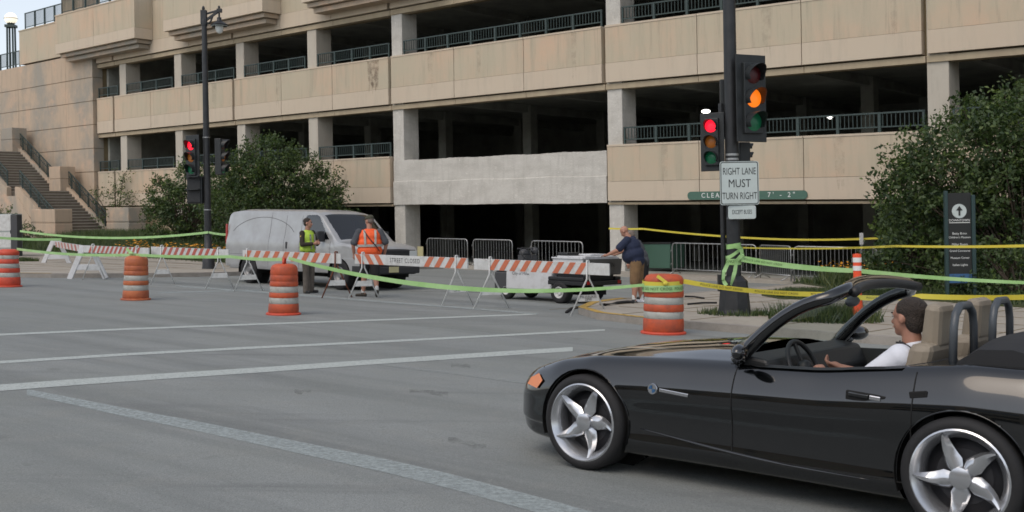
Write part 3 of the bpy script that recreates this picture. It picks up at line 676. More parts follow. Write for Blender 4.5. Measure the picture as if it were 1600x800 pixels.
traffic_signal('unlit black traffic signal turned side-on right of the street lamp post', pt(344, 245, Yl+.05), math.radians(-8), 'none', .40, backplate=False)
q = thing('pedestrian_signal', 'dark pedestrian signal box below the red signal on the lamp post', 'signal', pt(306, 297, Yl+.05), math.radians(-100))
b = MB(); b.box((-.2, -.27, -.45), (.12, .27, .45)); b.build('housing', 'signal_black', q, bevel=.03); b = MB(); b.box((.12, -.22, -.4), (.15, .22, .4)); b.build('face', 'black_plastic', q)
b = MB(); b.box((.15, -.24, .0), (.34, .24, .03)); b.box((.15, -.24, .42), (.34, .24, .45)); b.build('visor', 'signal_black', q)

# slim posts in front of the shrubs on the right
def post(label, px, pyb, pyt, v, m, r=.035, cap=None, cat='post'):
    u, z = fac(px, pyb, v); ub = uv(u, v, .1); s = ub.y/F; H_ = (pyb-pyt)*s
    o = thing('thin_post', label, cat, ub)
    b = MB(); b.tube([(0, 0, -.1), (0, 0, H_)], r, 8); b.build('shaft', m, o, smooth=True, angle=40)
    if cap: b = MB(); b.box((-r*1.5, -r*1.5, H_-.35), (r*1.5, r*1.5, H_)); b.build('cap', cap, o)
    return o
post('thin grey post with a pale tip inside the right garage opening', 1347, 425, 347, .9, 'galvanised', .03, 'white_paint')
post('rust-coloured slim post at the edge of the right shrubs', 1389, 428, 338, 1.2, 'rust', .045)
post('dark thin post with pale tip half hidden in the right shrubs', 1446, 430, 326, 2.0, 'rail_green', .03, 'white_paint')
# directory sign
v_ = 8.2; u_, _ = fac(1500, 430, v_); D0 = uv(u_, v_, .12); sD = D0.y/F
dz = (D0.y and 0)
ds = thing('directory_sign', 'tall dark directory sign between two teal posts in front of the right tree', 'sign', D0, math.radians(-6))
top = D0.z; zt_ = (430-288)*sD+.45
b = MB(); b.box((-22*sD, -.06, -.1), (-17*sD, .07, zt_)); b.build('post', 'sign_teal', ds, bevel=.015)
b = MB(); b.box((18*sD, -.07, -.1), (24*sD, .07, zt_-.1)); b.build('post', 'sign_teal', ds, bevel=.015)
zb = .40; b = MB(); b.box((-16.8*sD, -.03, zb), (17.8*sD, .03, zt_-.05)); pn = b.build('panel', 'sign_dark', ds)
b = MB(); b.box((-16.8*sD, -.036, zb+.02), (17.8*sD, -.031, zb+.22)); b.build('blue_band', 'sign_blue', pn)
cz = zt_-.45; b = MB(); b.lathe([(0, -.04), (11*sD, -.04), (11.2*sD, -.03)], 24, axis='y', c=(0, 0, cz)); 
# raised arrow disc
q = b.build('disc', 'sign_white', pn)
b = MB(); b.box((-1.3*sD, -.05, cz-7*sD), (1.3*sD, -.043, cz+3*sD)); b.add([(-5*sD, -.05, cz+1*sD), (5*sD, -.05, cz+1*sD), (0, -.05, cz+8*sD)], [(0, 1, 2)]); b.build('arrow', 'black_ink', pn, fixn=False)
b = MB(); b.box((-15.5*sD, -.035, cz-18.5*sD), (16*sD, -.0315, cz-17.5*sD)); b.build('rule', 'letter_white', pn)
for t, dz_, sz in [('DOWNTOWN', 14.5, 4.4), ('Betty Brinn', 35, 4.4), ("Children's Museum", 41, 3.9), ('Miller Room', 52, 4.4), ('Grand Concourse', 62, 3.9), ('Museum Center', 73, 4.0), ('Italian Lights', 84, 4.2), ('Visitors Center', 96, 4)]:
    if cz-dz_*sD > zb+.3: lettering(t, sz*sD*1.15, 'letter_white', pn, (lambda dd: (lambda p: Vector((p.x, -.034, cz-dd*sD+p.y))))(dz_), sx=.95)

# ================================================================ DRUMS
def drum(label, px, py, H_=.95, mats=('drum_orange', 'reflective'), handle=True, bands=4, dents=0, tilt=0, rbase=.30, rtop=.225, lastm=None):
    p = gp(px, py); o = thing('traffic_drum', label, 'traffic drum', p, random.uniform(0, 6), 'orange and white traffic drums', tilt=True)
    n = 40; rb, rt = rbase, rtop
    def rad(z): return rb+(rt-rb)*min(1, z/(H_*.9))
    def defo(v):
        a = math.atan2(v.y, v.x); r = math.hypot(v.x, v.y)
        if r < .01: return v
        k = 1-dents*(.5+.5*math.sin(a*3+v.z*9))*(.5+.5*math.sin(v.z*17+a))*.14
        return Vector((v.x*k, v.y*k, v.z))
    # body with grooved bands
    seg = [(0.0, .05, 'b')]
    zz = [.05, .22, .34, .44, .56, .66, .78, .93] if bands == 2 else [.05, .26, .38, .50, .62, .74, .84, .93]
    kinds = ['o', 'w', 'o', 'w', 'o', 'o', 'o'] if bands == 2 else ['o', 'w', 'o', 'w', 'o', 'w', 'o']
    prof = []; b = MB(); wb = MB()
    for i in range(7):
        z0, z1 = zz[i]*H_, zz[i+1]*H_; r0, r1 = rad(z0), rad(z1); k = .006 if kinds[i] == 'w' else 0
        pr = [(r0-k-.006, z0), (r0-k, z0+.012), ((r0+r1)/2-k+.002, (z0+z1)/2), (r1-k, z1-.012), (r1-k-.006, z1)]
        (wb if kinds[i] == 'w' else b).lathe(pr, n)
    b.lathe([(rt-.005, .93*H_), (rt-.03, .97*H_), (rt-.09, 1.0*H_), (0, 1.0*H_)], n)
    b.lathe([(rb-.005, .02*H_), (rb, .05*H_)], n)
    body = b.build('body', mats[0], o, smooth=True, angle=50, xf=defo)
    wb.build('reflective_band', mats[1], o, smooth=True, angle=50, xf=defo)
    b = MB(); b.lathe([(0, 0), (rb+.035, 0), (rb+.04, .02), (rb+.03, .035), (rb-.01, .045)], n); b.build('base_ring', 'drum_red' if mats[0] != 'drum_faded' else 'drum_faded', o, smooth=True, angle=40)
    if handle:
        b = MB(); b.tube([(-.12, 0, H_-.01), (-.11, 0, H_+.06), (-.05, 0, H_+.095), (.05, 0, H_+.095), (.11, 0, H_+.06), (.12, 0, H_-.01)], .02, 8); b.build('handle', 'drum_red', o, smooth=True)
    return o
random.seed(5)
d1 = drum('scuffed red-orange drum with smeared stripes at the far left edge', 12, 448, .93, ('drum_red', 'reflective'), False, 3, dents=.6, rtop=.25)
d2 = drum('brownish faded drum with grey bands in front of the second barricade', 212, 468.5, .93, ('drum_faded', 'reflective'), False, 2, rbase=.27, rtop=.235)
d3 = drum('orange drum with a looped handle in front of the policeman', 443, 491.5, .92, ('drum_orange', 'reflective'), True, 2, rbase=.275, rtop=.24)
d4 = drum('big orange drum wrapped with yellow and green tape near the pavement corner', 1036.5, 521, .93, ('drum_orange', 'reflective'), False, 3, rbase=.32, rtop=.305)

# ================================================================ BARRICADES
def barricade(label, xl, yl, xr, yr, legs, tl=None, style='metal', text=None, board=None, hb=.235, zc=None, m='stripe_orange', chev=False):
    """board from (xl, yl) to (xr, yr) in the photo (centre line), standing along the closed street"""
    return None
def barr(label, uL, uR, v, legs, zL=.93, zR=.93, hb=.22, white=(.45, .45), stripem='stripe_orange', nst=9, text=None, chev=False, plates=(), dv=0, slant=.75, rust=None, twoboards=False):
    """uL/uR board ends; v(distance from facade) at left end, v+dv at right; legs list of (u, half_width, height)"""
    A = uv(uL, v, 0); B_ = uv(uR, v+dv, 0); X = (B_-A); L_ = X.length; ang = math.atan2(X.y, X.x)
    o = thing('barricade', label, 'barricade', A, 0, 'striped barricades across the closed street')
    o.rotation_euler = (0, 0, ang); sl2 = X.z/math.hypot(X.x, X.y)
    def bx(p): return Vector((p.x, p.y, p.z+p.x*sl2))
    zf = lambda x: zL+(zR-zL)*x/L_
    b = MB(); P = [Vector((0, -.02, zf(0)-hb/2)), Vector((L_, -.02, zf(L_)-hb/2)), Vector((L_, -.02, zf(L_)+hb/2)), Vector((0, -.02, zf(0)+hb/2))]
    b.prism(P, (0, .035, 0)); bd = b.build('board', 'white_paint', o, xf=bx, bevel=.004)
    x0, x1 = white[0], L_-white[1]; b = MB(); pitch = (x1-x0)/nst; sw = pitch*.5
    for k in range(nst):
        c = x0+(k+.5)*pitch
        if text and text[1] < c/L_ < text[2]: continue
        d = hb*slant*(1 if not (chev and c/L_ < .5) else -1)
        Q = [(c-sw/2-d/2, -hb/2), (c+sw/2-d/2, -hb/2), (c+sw/2+d/2, hb/2), (c-sw/2+d/2, hb/2)]
        Q = [(min(max(x, .01), L_-.01), z) for x, z in Q]
        b.add([Vector((x, -.0235, zf(x)+z*.985)) for x, z in Q], [(0, 1, 2, 3)])
    b.build('stripes', stripem, bd, xf=bx, fixn=False)
    if text: lettering(text[0], hb*.62, 'black_ink', bd, lambda p: bx(Vector((text[3]*L_+p.x, -.025, zf(text[3]*L_)+p.y))), sx=text[4], spacing=1.2)
    for k, (u, hw, sty) in enumerate(legs):
        x = (u-uL)/(uR-uL)*L_; z = zf(x)
        b = MB()
        if sty == 'metal':
            for y_ in (-hw, hw):
                # each leg bends outward below the board
                b.tube([(x, -.035 if y_ < 0 else .03, z+hb/2+.04), (x, -.04 if y_ < 0 else .035, z-hb/2-.08), (x+(y_*.55), y_, 0.0)], .0165, 6)
            b.tube([(x, -.035, z+hb/2+.04), (x, .03, z+hb/2+.04)], .0165, 6)
            fr = b.build('leg_frame', rust if (rust and k == rust[1]) else 'white_paint', o, xf=bx, smooth=True) if not isinstance(rust, tuple) else b.build('leg_frame', (rust[0] if k == rust[1] else 'white_paint'), o, xf=bx, smooth=True)
            zb_ = z*.38; yy = hw*(1-.38)*.93
            b = MB(); b.prism([Vector((x-yy*.55-.0, -yy, zb_-.06)), Vector((x+yy*.55, yy, zb_-.06)), Vector((x+yy*.52, yy*.93, zb_+.06)), Vector((x-yy*.52, -yy*.93, zb_+.06))], (.01, -.004, 0))
            cp = b.build('cross_plate', 'white_paint', o, xf=bx)
            if k in plates:
                tx = Vector((yy*.55*2, yy*2, 0)).normalized(); nn = Vector((0, -.012, 0))
                for li, tt in enumerate(('MILWAUKEE', 'DPW')): lettering(tt, .075, 'black_ink', cp, lambda p, li=li: bx(Vector((x+.004, -.006, zb_+.025-.05*li))+tx*p.x+Vector((0, 0, p.y))+Vector((.008, -.01, 0))), sx=.8)
        else:
            # moulded plastic A-frame
            for y_ in (-hw, hw):
                b.bar((x, y_*.12, z+hb/2+.02), (x, y_, 0), .10, .055, up=(1, 0, 0))
            b.bar((x, -hw*.66, z*.42), (x, hw*.66, z*.42), .05, .15); b.bar((x, -hw*.2, z-.02), (x, hw*.2, z-.02), .06, .22)
            b.build('leg_frame', 'white_plastic', o, xf=bx, bevel=.01)
    return o
def U_at(px, py): 
    p = gp(px, py); d = p-BO; return d.x*BD.x+d.y*BD.y, d.x*BN.x+d.y*BN.y
def u_px(px, v, py=400): return fac(px, py, v)[0]
V_ = 16.65
for args in [
    dict(label='barricade with street closed lettering between orange stripes', px=(555, 731), legs=[(568, .30), (714, .30)], n=11, white=(.02, .02), text=True, pl=(1,), zz=(412, 414.5), v=16.4),
    dict(label='nearest barricade with orange slanted stripes and white ends beside the cart', px=(741, 952), legs=[(767, .33), (919, .33)], n=9, white=(.42, .50), pl=(1,), zz=(420, 427), v=16.5),
    dict(label='orange striped barricade behind the drum with handle', px=(380, 533), legs=[(388, .30), (526, .30)], n=9, white=(.02, .32), pl=(), zz=(408, 409), v=16.7, rust=('rust', 1)),
    dict(label='red striped barricade with white ends left of the van tail', px=(237, 358), legs=[(254, .27), (343, .30)], n=9, white=(.5, .5), pl=(), m='stripe_red', v=16.7),
]:
    v = args['v']; uL = u_px(args['px'][0], v); uR = u_px(args['px'][1], v)
    t = ('STREET CLOSED', .29, .645, .468, .80) if args.get('text') else None
    barr(args['label'], uL, uR, v, [(u_px(p, v, 440), h, 'metal') for p, h in args['legs']], zL=.88, zR=.88, white=args['white'], nst=args['n'], text=t, chev=bool(t), plates=args['pl'], stripem=args.get('m', 'stripe_orange'), rust=args.get('rust'))
v = 16.9; barr('red striped barricade with one plastic A-frame behind the faded drum', u_px(124, v), u_px(233, v), v, [(u_px(146, v, 420), .27, 'metal'), (u_px(215, v, 420), .26, 'metal')], zL=.86, zR=.86, white=(.55, .4), nst=12, stripem='stripe_red', hb=.2)
# the oblique one with two plastic A-frames
A_, B2 = gp(88, 416, .0), gp(137, 436, .0)
ob = thing('barricade', 'white plastic barricade standing askew with two wide A-frames left of the steps', 'barricade', B2, 0, 'striped barricades across the closed street')
for c_, nm in ((Vector((0, 0, 0)), 0), (A_-B2, 1)):
    b = MB(); dirx = Vector((1, .12, 0)).normalized()
    for sgn in (-1, 1): b.bar(c_+dirx*(.10*sgn)+Vector((0, 0, .92)), c_+dirx*(.50*sgn)+Vector((0, 0, -.0)), .15, .07, up=Vector((0, 1, 0)))
    b.bar(c_+dirx*-.30+Vector((0, 0, .34)), c_+dirx*.30+Vector((0, 0, .34)), .05, .16, up=(0, 0, 1)); b.bar(c_+dirx*-.15+Vector((0, 0, .84)), c_+dirx*.15+Vector((0, 0, .84)), .06, .16, up=(0, 0, 1))
    b.build('leg_frame', 'white_plastic', ob, bevel=.01)
b = MB(); a0 = A_-B2+Vector((0, 0, .80)); a1 = Vector((0, 0, .84)); b.bar(a0, a1, .03, .2); bd = b.build('board', 'white_paint', ob)
d_ = (a1-a0); sd_ = d_.normalized().cross(Vector((0, 0, 1))).normalized(); b = MB()
if sd_.y > 0: sd_ = -sd_
for k in range(9):
    t0, t1 = (k+.2)/9, (k+.65)/9; off = sd_*.019; q = .035
    b.add([a0+d_*t0+off+Vector((0, 0, -.095)), a0+d_*t1+off+Vector((0, 0, -.095)), a0+d_*(t1-q)+off+Vector((0, 0, .095)), a0+d_*(t0-q)+off+Vector((0, 0, .095))], [(0, 1, 2, 3)])
b.build('stripes', 'stripe_red', bd, fixn=False)

# orange tubular marker
pm = gp(1341, 503, .12); sm = pm.y/F; o = thing('tubular_marker', 'slim red-orange tubular marker with two pale bands behind the convertible', 'marker', pm)
b = MB(); b.lathe([(.11, 0), (.10, .03), (8.5*sm, .06), (6.5*sm, 40*sm), (6.2*sm, 70*sm), (6.5*sm, 106*sm), (0, 107*sm)], 18); b.build('tube', 'marker_orange', o, smooth=True, angle=50)
b = MB()
for z in (97, 84): b.lathe([(6.7*sm, z*sm-.04), (6.75*sm, z*sm), (6.7*sm, z*sm+.04)], 18)
b.build('reflective_band', 'letter_white', o, smooth=True)

# ================================================================ CROWD BARRIERS
def fence(label, pA, pB, H_=1.02, bars=14, hA=.10, feet=True):
    A = Vector(pA); B_ = Vector(pB); X = B_-A; L_ = math.hypot(X.x, X.y); ang = math.atan2(X.y, X.x); slp = X.z/L_
    o = thing('crowd_barrier', label, 'barrier', A, ang, 'galvanised crowd barriers along the garage'); f = lambda p: Vector((p.x, p.y, p.z+p.x*slp))
    b = MB(); r = .12; z0 = .16; P = [(0, 0, 0), (0, 0, H_-r), (r*.3, 0, H_-r*.3), (r, 0, H_), (L_-r, 0, H_), (L_-r*.3, 0, H_-r*.3), (L_, 0, H_-r), (L_, 0, 0)]
    b.tube(P, .021, 7); b.tube([(0, 0, z0), (L_, 0, z0)], .019, 6); b.build('frame', 'galvanised', o, xf=f, smooth=True)
    b = MB()
    for k in range(1, bars): b.tube([(L_*k/bars, 0, z0), (L_*k/bars, 0, H_)], .0085, 5, cap=False)
    b.build('bars', 'galvanised', o, xf=f, smooth=True)
    for x in (.12, L_-.12):
        b = MB(); b.tube([(x, -.28, 0.01), (x, -.1, .09), (x, 0, .16), (x, .1, .09), (x, .28, .01)], .016, 6); b.build('foot', 'galvanised', o, xf=f, smooth=True)
    b = MB()
    for z in (.35, .8): b.tube([(0, 0, z), (-.06, 0, z), (-.06, 0, z-.05)], .012, 5)
    b.build('hook', 'galvanised', o, xf=f)
    return o
def fpt(px, v, h=.115): u = fac(px, 420, v)[0]; return uv(u, v, h)
fence('crowd barrier just right of the van in front of the dark opening', fpt(668, .7), fpt(731, .7), bars=15)
fence('second crowd barrier from the van seen between two barricade boards', fpt(740, .7), fpt(801, .5), bars=15)
fence('crowd barrier behind the white cart bed', fpt(831, .9), fpt(911, .9), bars=14)
fence('crowd barrier immediately left of the thick signal pole', fpt(1051, .5), fpt(1182, .9), 1.05, bars=18)
fence('crowd barrier turned edgeways just right of the thick signal pole', fpt(1188, .8), fpt(1236, 2.1), 1.05, bars=15)
fence('crowd barrier behind the orange tubular marker', fpt(1241, 2.1), fpt(1371, 1.6), 1.05, bars=20)
fence('rightmost crowd barrier partly hidden by the shrubs', fpt(1376, 1.6), fpt(1470, 1.4), 1.05, bars=16)
# dark green bin inside the opening
bn = thing('rubbish_bin', 'dark green bin inside the garage opening behind the two men', 'bin', uv(fac(1040, 420, -1.5)[0]-.3, -1.5, .1), BANG)
b = MB(); b.prism([Vector(p) for p in [(-.8, -.5, .12), (.8, -.5, .12), (.9, -.6, 1.0), (-.9, -.6, 1.0)]], (0, 1.0, 0)); b.build('body', 'sign_green', bn, bevel=.02); b = MB(); b.box((-.93, -.63, 1.0), (.93, .45, 1.06)); b.build('lid', 'black_plastic', bn, bevel=.02)

# ================================================================ TAPES
def tape_curve(pts, sag=0, n=40, twist=0.0, flutter=.01):
    """points (world) -> smooth polyline with sag on each span"""
    out = []
    for i in range(len(pts)-1):
        a, c = Vector(pts[i]), Vector(pts[i+1])
        for k in range(n+(1 if i == len(pts)-2 else 0)):
            t = k/n; out.append(a.lerp(c, t)-Vector((0, 0, (sag[i] if isinstance(sag, (list, tuple)) else sag)*4*t*(1-t))))
    return out
def tape(name, label, pts, wd, m, sag=0, twist=lambda t: 0, text=None, ink='black_ink', group=None, cat='tape', tstart=.3, tsize=.6, treps=None):
    C = tape_curve(pts, sag); n = len(C); b = MB(); fr = []
    for i, p in enumerate(C):
        d = (C[min(i+1, n-1)]-C[max(i-1, 0)]).normalized(); t = i/(n-1); sd_ = d.cross(Vector((0, 0, 1))).normalized(); up = sd_.cross(d)
        a = twist(t); up2 = up*math.cos(a)+sd_*math.sin(a); fr.append((p, d, up2, up2.cross(d)))
        w_ = wd(t)/2 if callable(wd) else wd/2; b.v += [p-up2*w_, p+up2*w_]
    b.f = [(2*i, 2*i+2, 2*i+3, 2*i+1) for i in range(n-1)]; b.m = [0]*len(b.f)
    o = tag(b.build(name, m, smooth=False, fixn=False), label, cat, group)
    if text:
        ln_ = [0]
        for i in range(1, n): ln_.append(ln_[-1]+(C[i]-C[i-1]).length)
        w0 = wd(.5) if callable(wd) else wd
        vs, fs = text_verts(text, w0*tsize, 0, align='LEFT', spacing=1.1); tw = max(v.x for v in vs); pos = ln_[-1]*tstart; bb = MB(); rep = 0
        while pos+tw < ln_[-1]*.985 and (treps is None or rep < treps):
            rep += 1; V2 = []
            for q in vs:
                s = pos+q.x; i = min(max(np.searchsorted(ln_, s)-1, 0), n-2); t = (s-ln_[i])/max(1e-6, ln_[i+1]-ln_[i]); p, d, up2, nn = fr[i]; p2 = p.lerp(fr[i+1][0], t)
                nrm = nn if nn.y < 0 else -nn
                V2.append(p2+up2*q.y+nrm*.003)
            bb.add(V2, fs); pos += tw+w0*2.5
        if rep: bb.build('lettering', ink, o, fixn=False)
    return o
T1 = d1.location+Vector((0, 0, .93)); T2 = d2.location+Vector((0, 0, .95)); T3 = d3.location+Vector((.0, -.05, 1.0))
GT = 'green barrier tapes'; YT = 'yellow barrier tapes'
tape('barrier_tape', 'thin green tape running from the leftmost drum over two others to the handled drum', [pt(26, 389, T1.y), T2+Vector((0, -.03, -.0)), pt(360, 401, T2.y-1.6), T3], .06, 'tape_green', [.06, .02, .02], group=GT, text=None)
def wdt(t): return .085-.04*min(1, abs(t-.42)*1.7)
e4 = pt(1008, 445, d4.location.y-.12)
tape('barrier_tape', 'wide light green tape sagging from the handled drum to the big taped drum', [T3+Vector((.12, 0, .02)), e4], wdt, 'tape_green', .29, group=GT)
Yw = 48
tape('barrier_tape', 'upper green tape strung from the cabinet post to the street lamp post', [pt(31, 361, 41.5), pt(325, 363, Yl-.2)], .075, 'tape_green', .22, group=GT)
tape('barrier_tape', 'short green tape from the lamp post to the tail of the van', [pt(326, 363, Yl-.2), pt(358, 366.5, 33.2)], .07, 'tape_green', .02, group=GT)
tape('barrier_tape', 'short green tape from the left edge to the askew plastic barricade', [pt(-10, 371, 38), pt(96, 374, 39)], .085, 'tape_green', .03, group=GT)
tape('barrier_tape', 'bright green tape descending right from the pole past the marker', [pt(1158, 404, Yp-.15), pt(1340, 423, 19.5), pt(1640, 443, 17.0)], lambda t: .11-.065*t, 'tape_green', [.04, .03], group=GT, text='POLICE LINE DO NOT CROSS', ink='tape_ink', tstart=.01, treps=1)
tape('barrier_tape', 'low yellow tape running from the big taped drum to behind the convertible', [pt(1068, 439.5, d4.location.y-.1), pt(1290, 460, 17.0), pt(1440, 463, 16.2), pt(1640, 463, 15.5)], .075, 'tape_yellow', [.05, .04, .02], group=YT, text='POLICE LINE DO NOT CROSS', tstart=.05, treps=4, twist=lambda t: .25*math.sin(t*9))
tape('barrier_tape', 'high yellow tape from the garage column sagging towards the right opening', [pt(951, 357, 40), pt(1005, 357.5, 39.2), pt(1135, 369.5, 35), pt(1385, 371.5, 33.5)], .06, 'tape_yellow', [.01, .02, .08], group=YT)
tape('barrier_tape', 'level yellow tape strung from the knotted pole across the directory sign', [pt(1158, 387, Yp), pt(1400, 384.5, 21), pt(1640, 383, 20.5)], lambda t: .025+.03*t, 'tape_yellow', [.03, .02], group=YT, text='POLICE LINE DO NOT CROSS', tstart=.35, treps=3)
# tape wound round the pole and the drum
def wrap(name, label, center, rad, z0, m, wd, turns=1, dz=0, tilt=(0, 0), group=None, a0=0, text=None, taper=0, ink='tape_ink'):
    b = MB(); n = int(48*turns); fr = []
    for i in range(n+1):
        a = a0+2*math.pi*turns*i/n; r = rad+.006+.004*math.sin(a*3+i*.1); z = z0+dz*i/n+tilt[0]*math.cos(a)+tilt[1]*math.sin(a)
        p = Vector(center)+Vector((r*math.cos(a), r*math.sin(a), z)); b.v += [p-Vector((0, 0, wd/2)), p+Vector((-taper*math.cos(a), -taper*math.sin(a), wd/2))]
    b.f = [(2*i, 2*i+2, 2*i+3, 2*i+1) for i in range(n)]; b.m = [0]*n
    o = tag(b.build(name, m, smooth=False, fixn=False), label, 'tape', group)
    if text:
        vs, fs = text_verts(text, wd*.62, 0, spacing=1.05); R_ = rad+.016; bb = MB()
        bb.add([Vector(center)+Vector((R_*math.cos(-math.pi/2+q.x/R_), R_*math.sin(-math.pi/2+q.x/R_), z0+q.y)) for q in vs], fs); bb.build('lettering', ink, o, fixn=False)
    return o
c4 = d4.location
wrap('barrier_tape', 'green tape band printed with dark letters wound around the big drum', c4, .317, .715, 'tape_green', .10, group=GT, text='LINE DO NOT CROSS  POLICE LINE')
wrap('barrier_tape', 'yellow tape band knotted above the green band around the big drum', c4, .312, .80, 'tape_yellow', .075, tilt=(0, .015), group=YT)
b = MB(); b.bar(c4+Vector((-.12, -.31, .92)), c4+Vector((.03, -.335, .80)), .05, .02, up=(0, 1, 0)); b.ell(c4+Vector((.0, -.335, .80)), (.04, .02, .03)); tag(b.build('tape_knot', 'tape_yellow'), 'small yellow tape knot on the front of the big drum', 'tape')
cp = P0
zz = lambda py: (491-py)*sp
wrap('barrier_tape', 'upper green tape turn tied around the thick pole', cp, 11*sp, zz(384), 'tape_green', .085, tilt=(.02, .0), group=GT)
wrap('barrier_tape', 'slanted green tape turn crossing the middle of the knot on the thick pole', cp, 12*sp, zz(394), 'tape_green', .07, tilt=(.10, .02), group=GT)
wrap('barrier_tape', 'lower printed green tape turn around the thick pole at the tape junction', cp, 12*sp, zz(408), 'tape_green', .11, tilt=(.0, .01), group=GT, text='DO NOT CROSS')
def loose(label, pts, wd):
    return tape('tape_end', label, [pt(x, y, Yp-d) for x, y, d in pts], wd, 'tape_green', 0, twist=lambda t: .5*math.sin(4*t), group=GT)
loose('loose green tape end hanging left on the thick pole', [(1138, 410, .20), (1131, 425, .24), (1130, 438, .26), (1135, 446, .30)], .07)
loose('loose green tape end hanging down the middle of the thick pole', [(1151, 408, .22), (1148, 425, .27), (1142, 446, .33)], .075)
loose('loose green tape bow sticking out right of the thick pole', [(1146, 384, .20), (1158, 388, .22), (1160, 398, .2), (1150, 408, .22)], .07)
b = MB(); b.ell(T2+Vector((-.05, -.08, .03)), (.05, .04, .04)); b.bar(T2+Vector((-.05, -.06, .02)), T2+Vector((-.16, -.05, .14)), .06, .01, up=(0, 1, 0)); tag(b.build('tape_knot', 'tape_green'), 'green tape knot sticking up from the faded drum', 'tape')
# ================================================================ PLANTS
MATL = ['leaf_a', 'leaf_b', 'leaf_c', 'leaf_d']
def leaf_mesh(name, pts, size, parent, mats=MATL, probs=(.4, .3, .12, .18), droop=.2, seed=1, aspect=.5, mid=None):
    rng = np.random.default_rng(seed); n = len(pts); pts = np.asarray(pts)
    d = rng.normal(size=(n, 3)); d[:, 2] -= droop; d /= np.linalg.norm(d, axis=1)[:, None]
    q = rng.normal(size=(n, 3)); s = np.cross(d, q); s /= np.linalg.norm(s, axis=1)[:, None]
    L_ = size*rng.uniform(.6, 1.35, n)[:, None]; W_ = L_*aspect
    nrm = np.cross(d, s)
    v = np.empty((n, 4, 3)); v[:, 0] = pts; v[:, 1] = pts+d*L_*.5+s*W_*.5+nrm*L_*.12; v[:, 2] = pts+d*L_; v[:, 3] = pts+d*L_*.5-s*W_*.5+nrm*L_*.12
    me = bpy.data.meshes.new(name); me.vertices.add(n*4); me.vertices.foreach_set('co', v.reshape(-1)); me.loops.add(n*4); me.loops.foreach_set('vertex_index', np.arange(n*4, dtype=np.int32))
    me.polygons.add(n); me.polygons.foreach_set('loop_start', np.arange(0, n*4, 4, dtype=np.int32)); me.polygons.foreach_set('loop_total', np.full(n, 4, dtype=np.int32))
    for q_ in mats: me.materials.append(M[q_])
    mi_ = rng.choice(len(mats), n, p=np.array(probs)/sum(probs)).astype(np.int32)
    if mid is not None: mi_ = np.where(rng.random(n) < .7, np.array(mid), mi_).astype(np.int32)
    me.polygons.foreach_set('material_index', mi_); me.update()
    o = bpy.data.objects.new(name, me); col.objects.link(o); o.parent = parent; return o
def plant(name, label, cat, base, blobs, ntwig, per, leaf, spread=.16, seed=1, trunk=True, group=None, probs=(.4, .3, .12, .18), sprigs=0):
    """blobs: (centre, radii) in local coords; twigs sit in the outer part of the blobs, leaves along each twig"""
    rng = np.random.default_rng(seed); o = thing(name, label, cat, base, 0, group)
    vol = np.array([b_[1][0]*b_[1][1]*b_[1][2] for b_ in blobs])**.75; vol /= vol.sum(); L_ = []; tw = MB(); main = []
    from mathutils import noise as _nz
    mid_ = []
    for k in range(ntwig):
        c, r = blobs[rng.choice(len(blobs), p=vol)]; d = rng.normal(size=3); d /= np.linalg.norm(d); t = rng.uniform(.25, 1)**.45
        if sprigs and rng.random() < sprigs: t *= rng.uniform(1.0, 1.22)
        p = np.array(c)+d*np.array(r)*t
        if p[2] < .05: p[2] = rng.uniform(.05, .4)
        nv = _nz.noise(Vector((p[0]*1.5+seed, p[1]*1.5, p[2]*1.7)))
        if nv < -.12 and rng.random() < .85: continue
        mid_ += [int(rng.choice(4, p=np.array(probs)/sum(probs)))]*per
        out = d*np.array([1, 1, .6])+np.array([0, 0, .25]); out /= np.linalg.norm(out); ln = spread*rng.uniform(.8, 2.2)
        s_ = rng.uniform(0, 1, per)[:, None]
        L_.append(p+out*ln*s_+rng.normal(size=(per, 3))*spread*.33*(1.1-s_*.6))
        if k % 9 == 0: main.append((p, out*ln))
    L_ = np.concatenate(L_)
    leaf_mesh('foliage', L_, leaf, o, probs=probs, seed=seed, mid=mid_)
    for k, (p, dd) in enumerate(main[:130]):
        j = Vector((p[0]*.35, p[1]*.35, max(.2, p[2]*.45))); tw.tube([Vector((p[0]*.06, p[1]*.06, 0)), j, Vector(p), Vector(p+dd)], [.05, .03, .012, .006], 5, cap=False)
    tw.build('branches', 'bark', o, smooth=True)
    return o
def basev(px, v, h): u = fac(px, 390, v)[0]; return uv(u, v, h)
# large shrub beside the lamp post
bA = basev(425, 4.2, bed_h(-18, 4.2)); s = F/bA.y
plant('broadleaf_shrub', 'large dense green shrub between the lamp post and the garage opening', 'shrub', bA,
      [((-1.2, 0, 1.5), (1.5, 1.3, 1.7)), ((.1, 0, 2.1), (1.6, 1.4, 2.0)), ((-.1, 0, 3.7), (1.15, 1.0, .9)), ((1.2, .2, 2.3), (1.2, 1.1, 1.5)), ((1.9, 0, 1.2), (1.3, 1.1, 1.1)), ((2.35, 0, 2.45), (.55, .5, .8)), ((-1.6, 0, 3.1), (.6, .7, .9)), ((3.0, .1, .9), (.7, .7, .6))],
      3700, 13, .125, .22, 21, sprigs=.4, probs=(.40, .28, .12, .20))
bB = basev(286, 4.4, bed_h(-26, 4.8))
plant('broadleaf_shrub', 'looser green shrub behind the red traffic signal on the left', 'shrub', bB,
      [((-.7, 0, .9), (1.0, 1.0, 1.0)), ((.5, 0, 1.5), (1.5, 1.2, 1.6)), ((.5, 0, 2.8), (.8, .8, .9)), ((-.9, .2, 2.1), (.7, .7, .7)), ((1.6, 0, 1.8), (1.0, .9, 1.5)), ((2.4, 0, 1.2), (1.2, 1, 1.3))],
      2200, 12, .125, .22, 22, sprigs=.45, probs=(.40, .24, .16, .20))
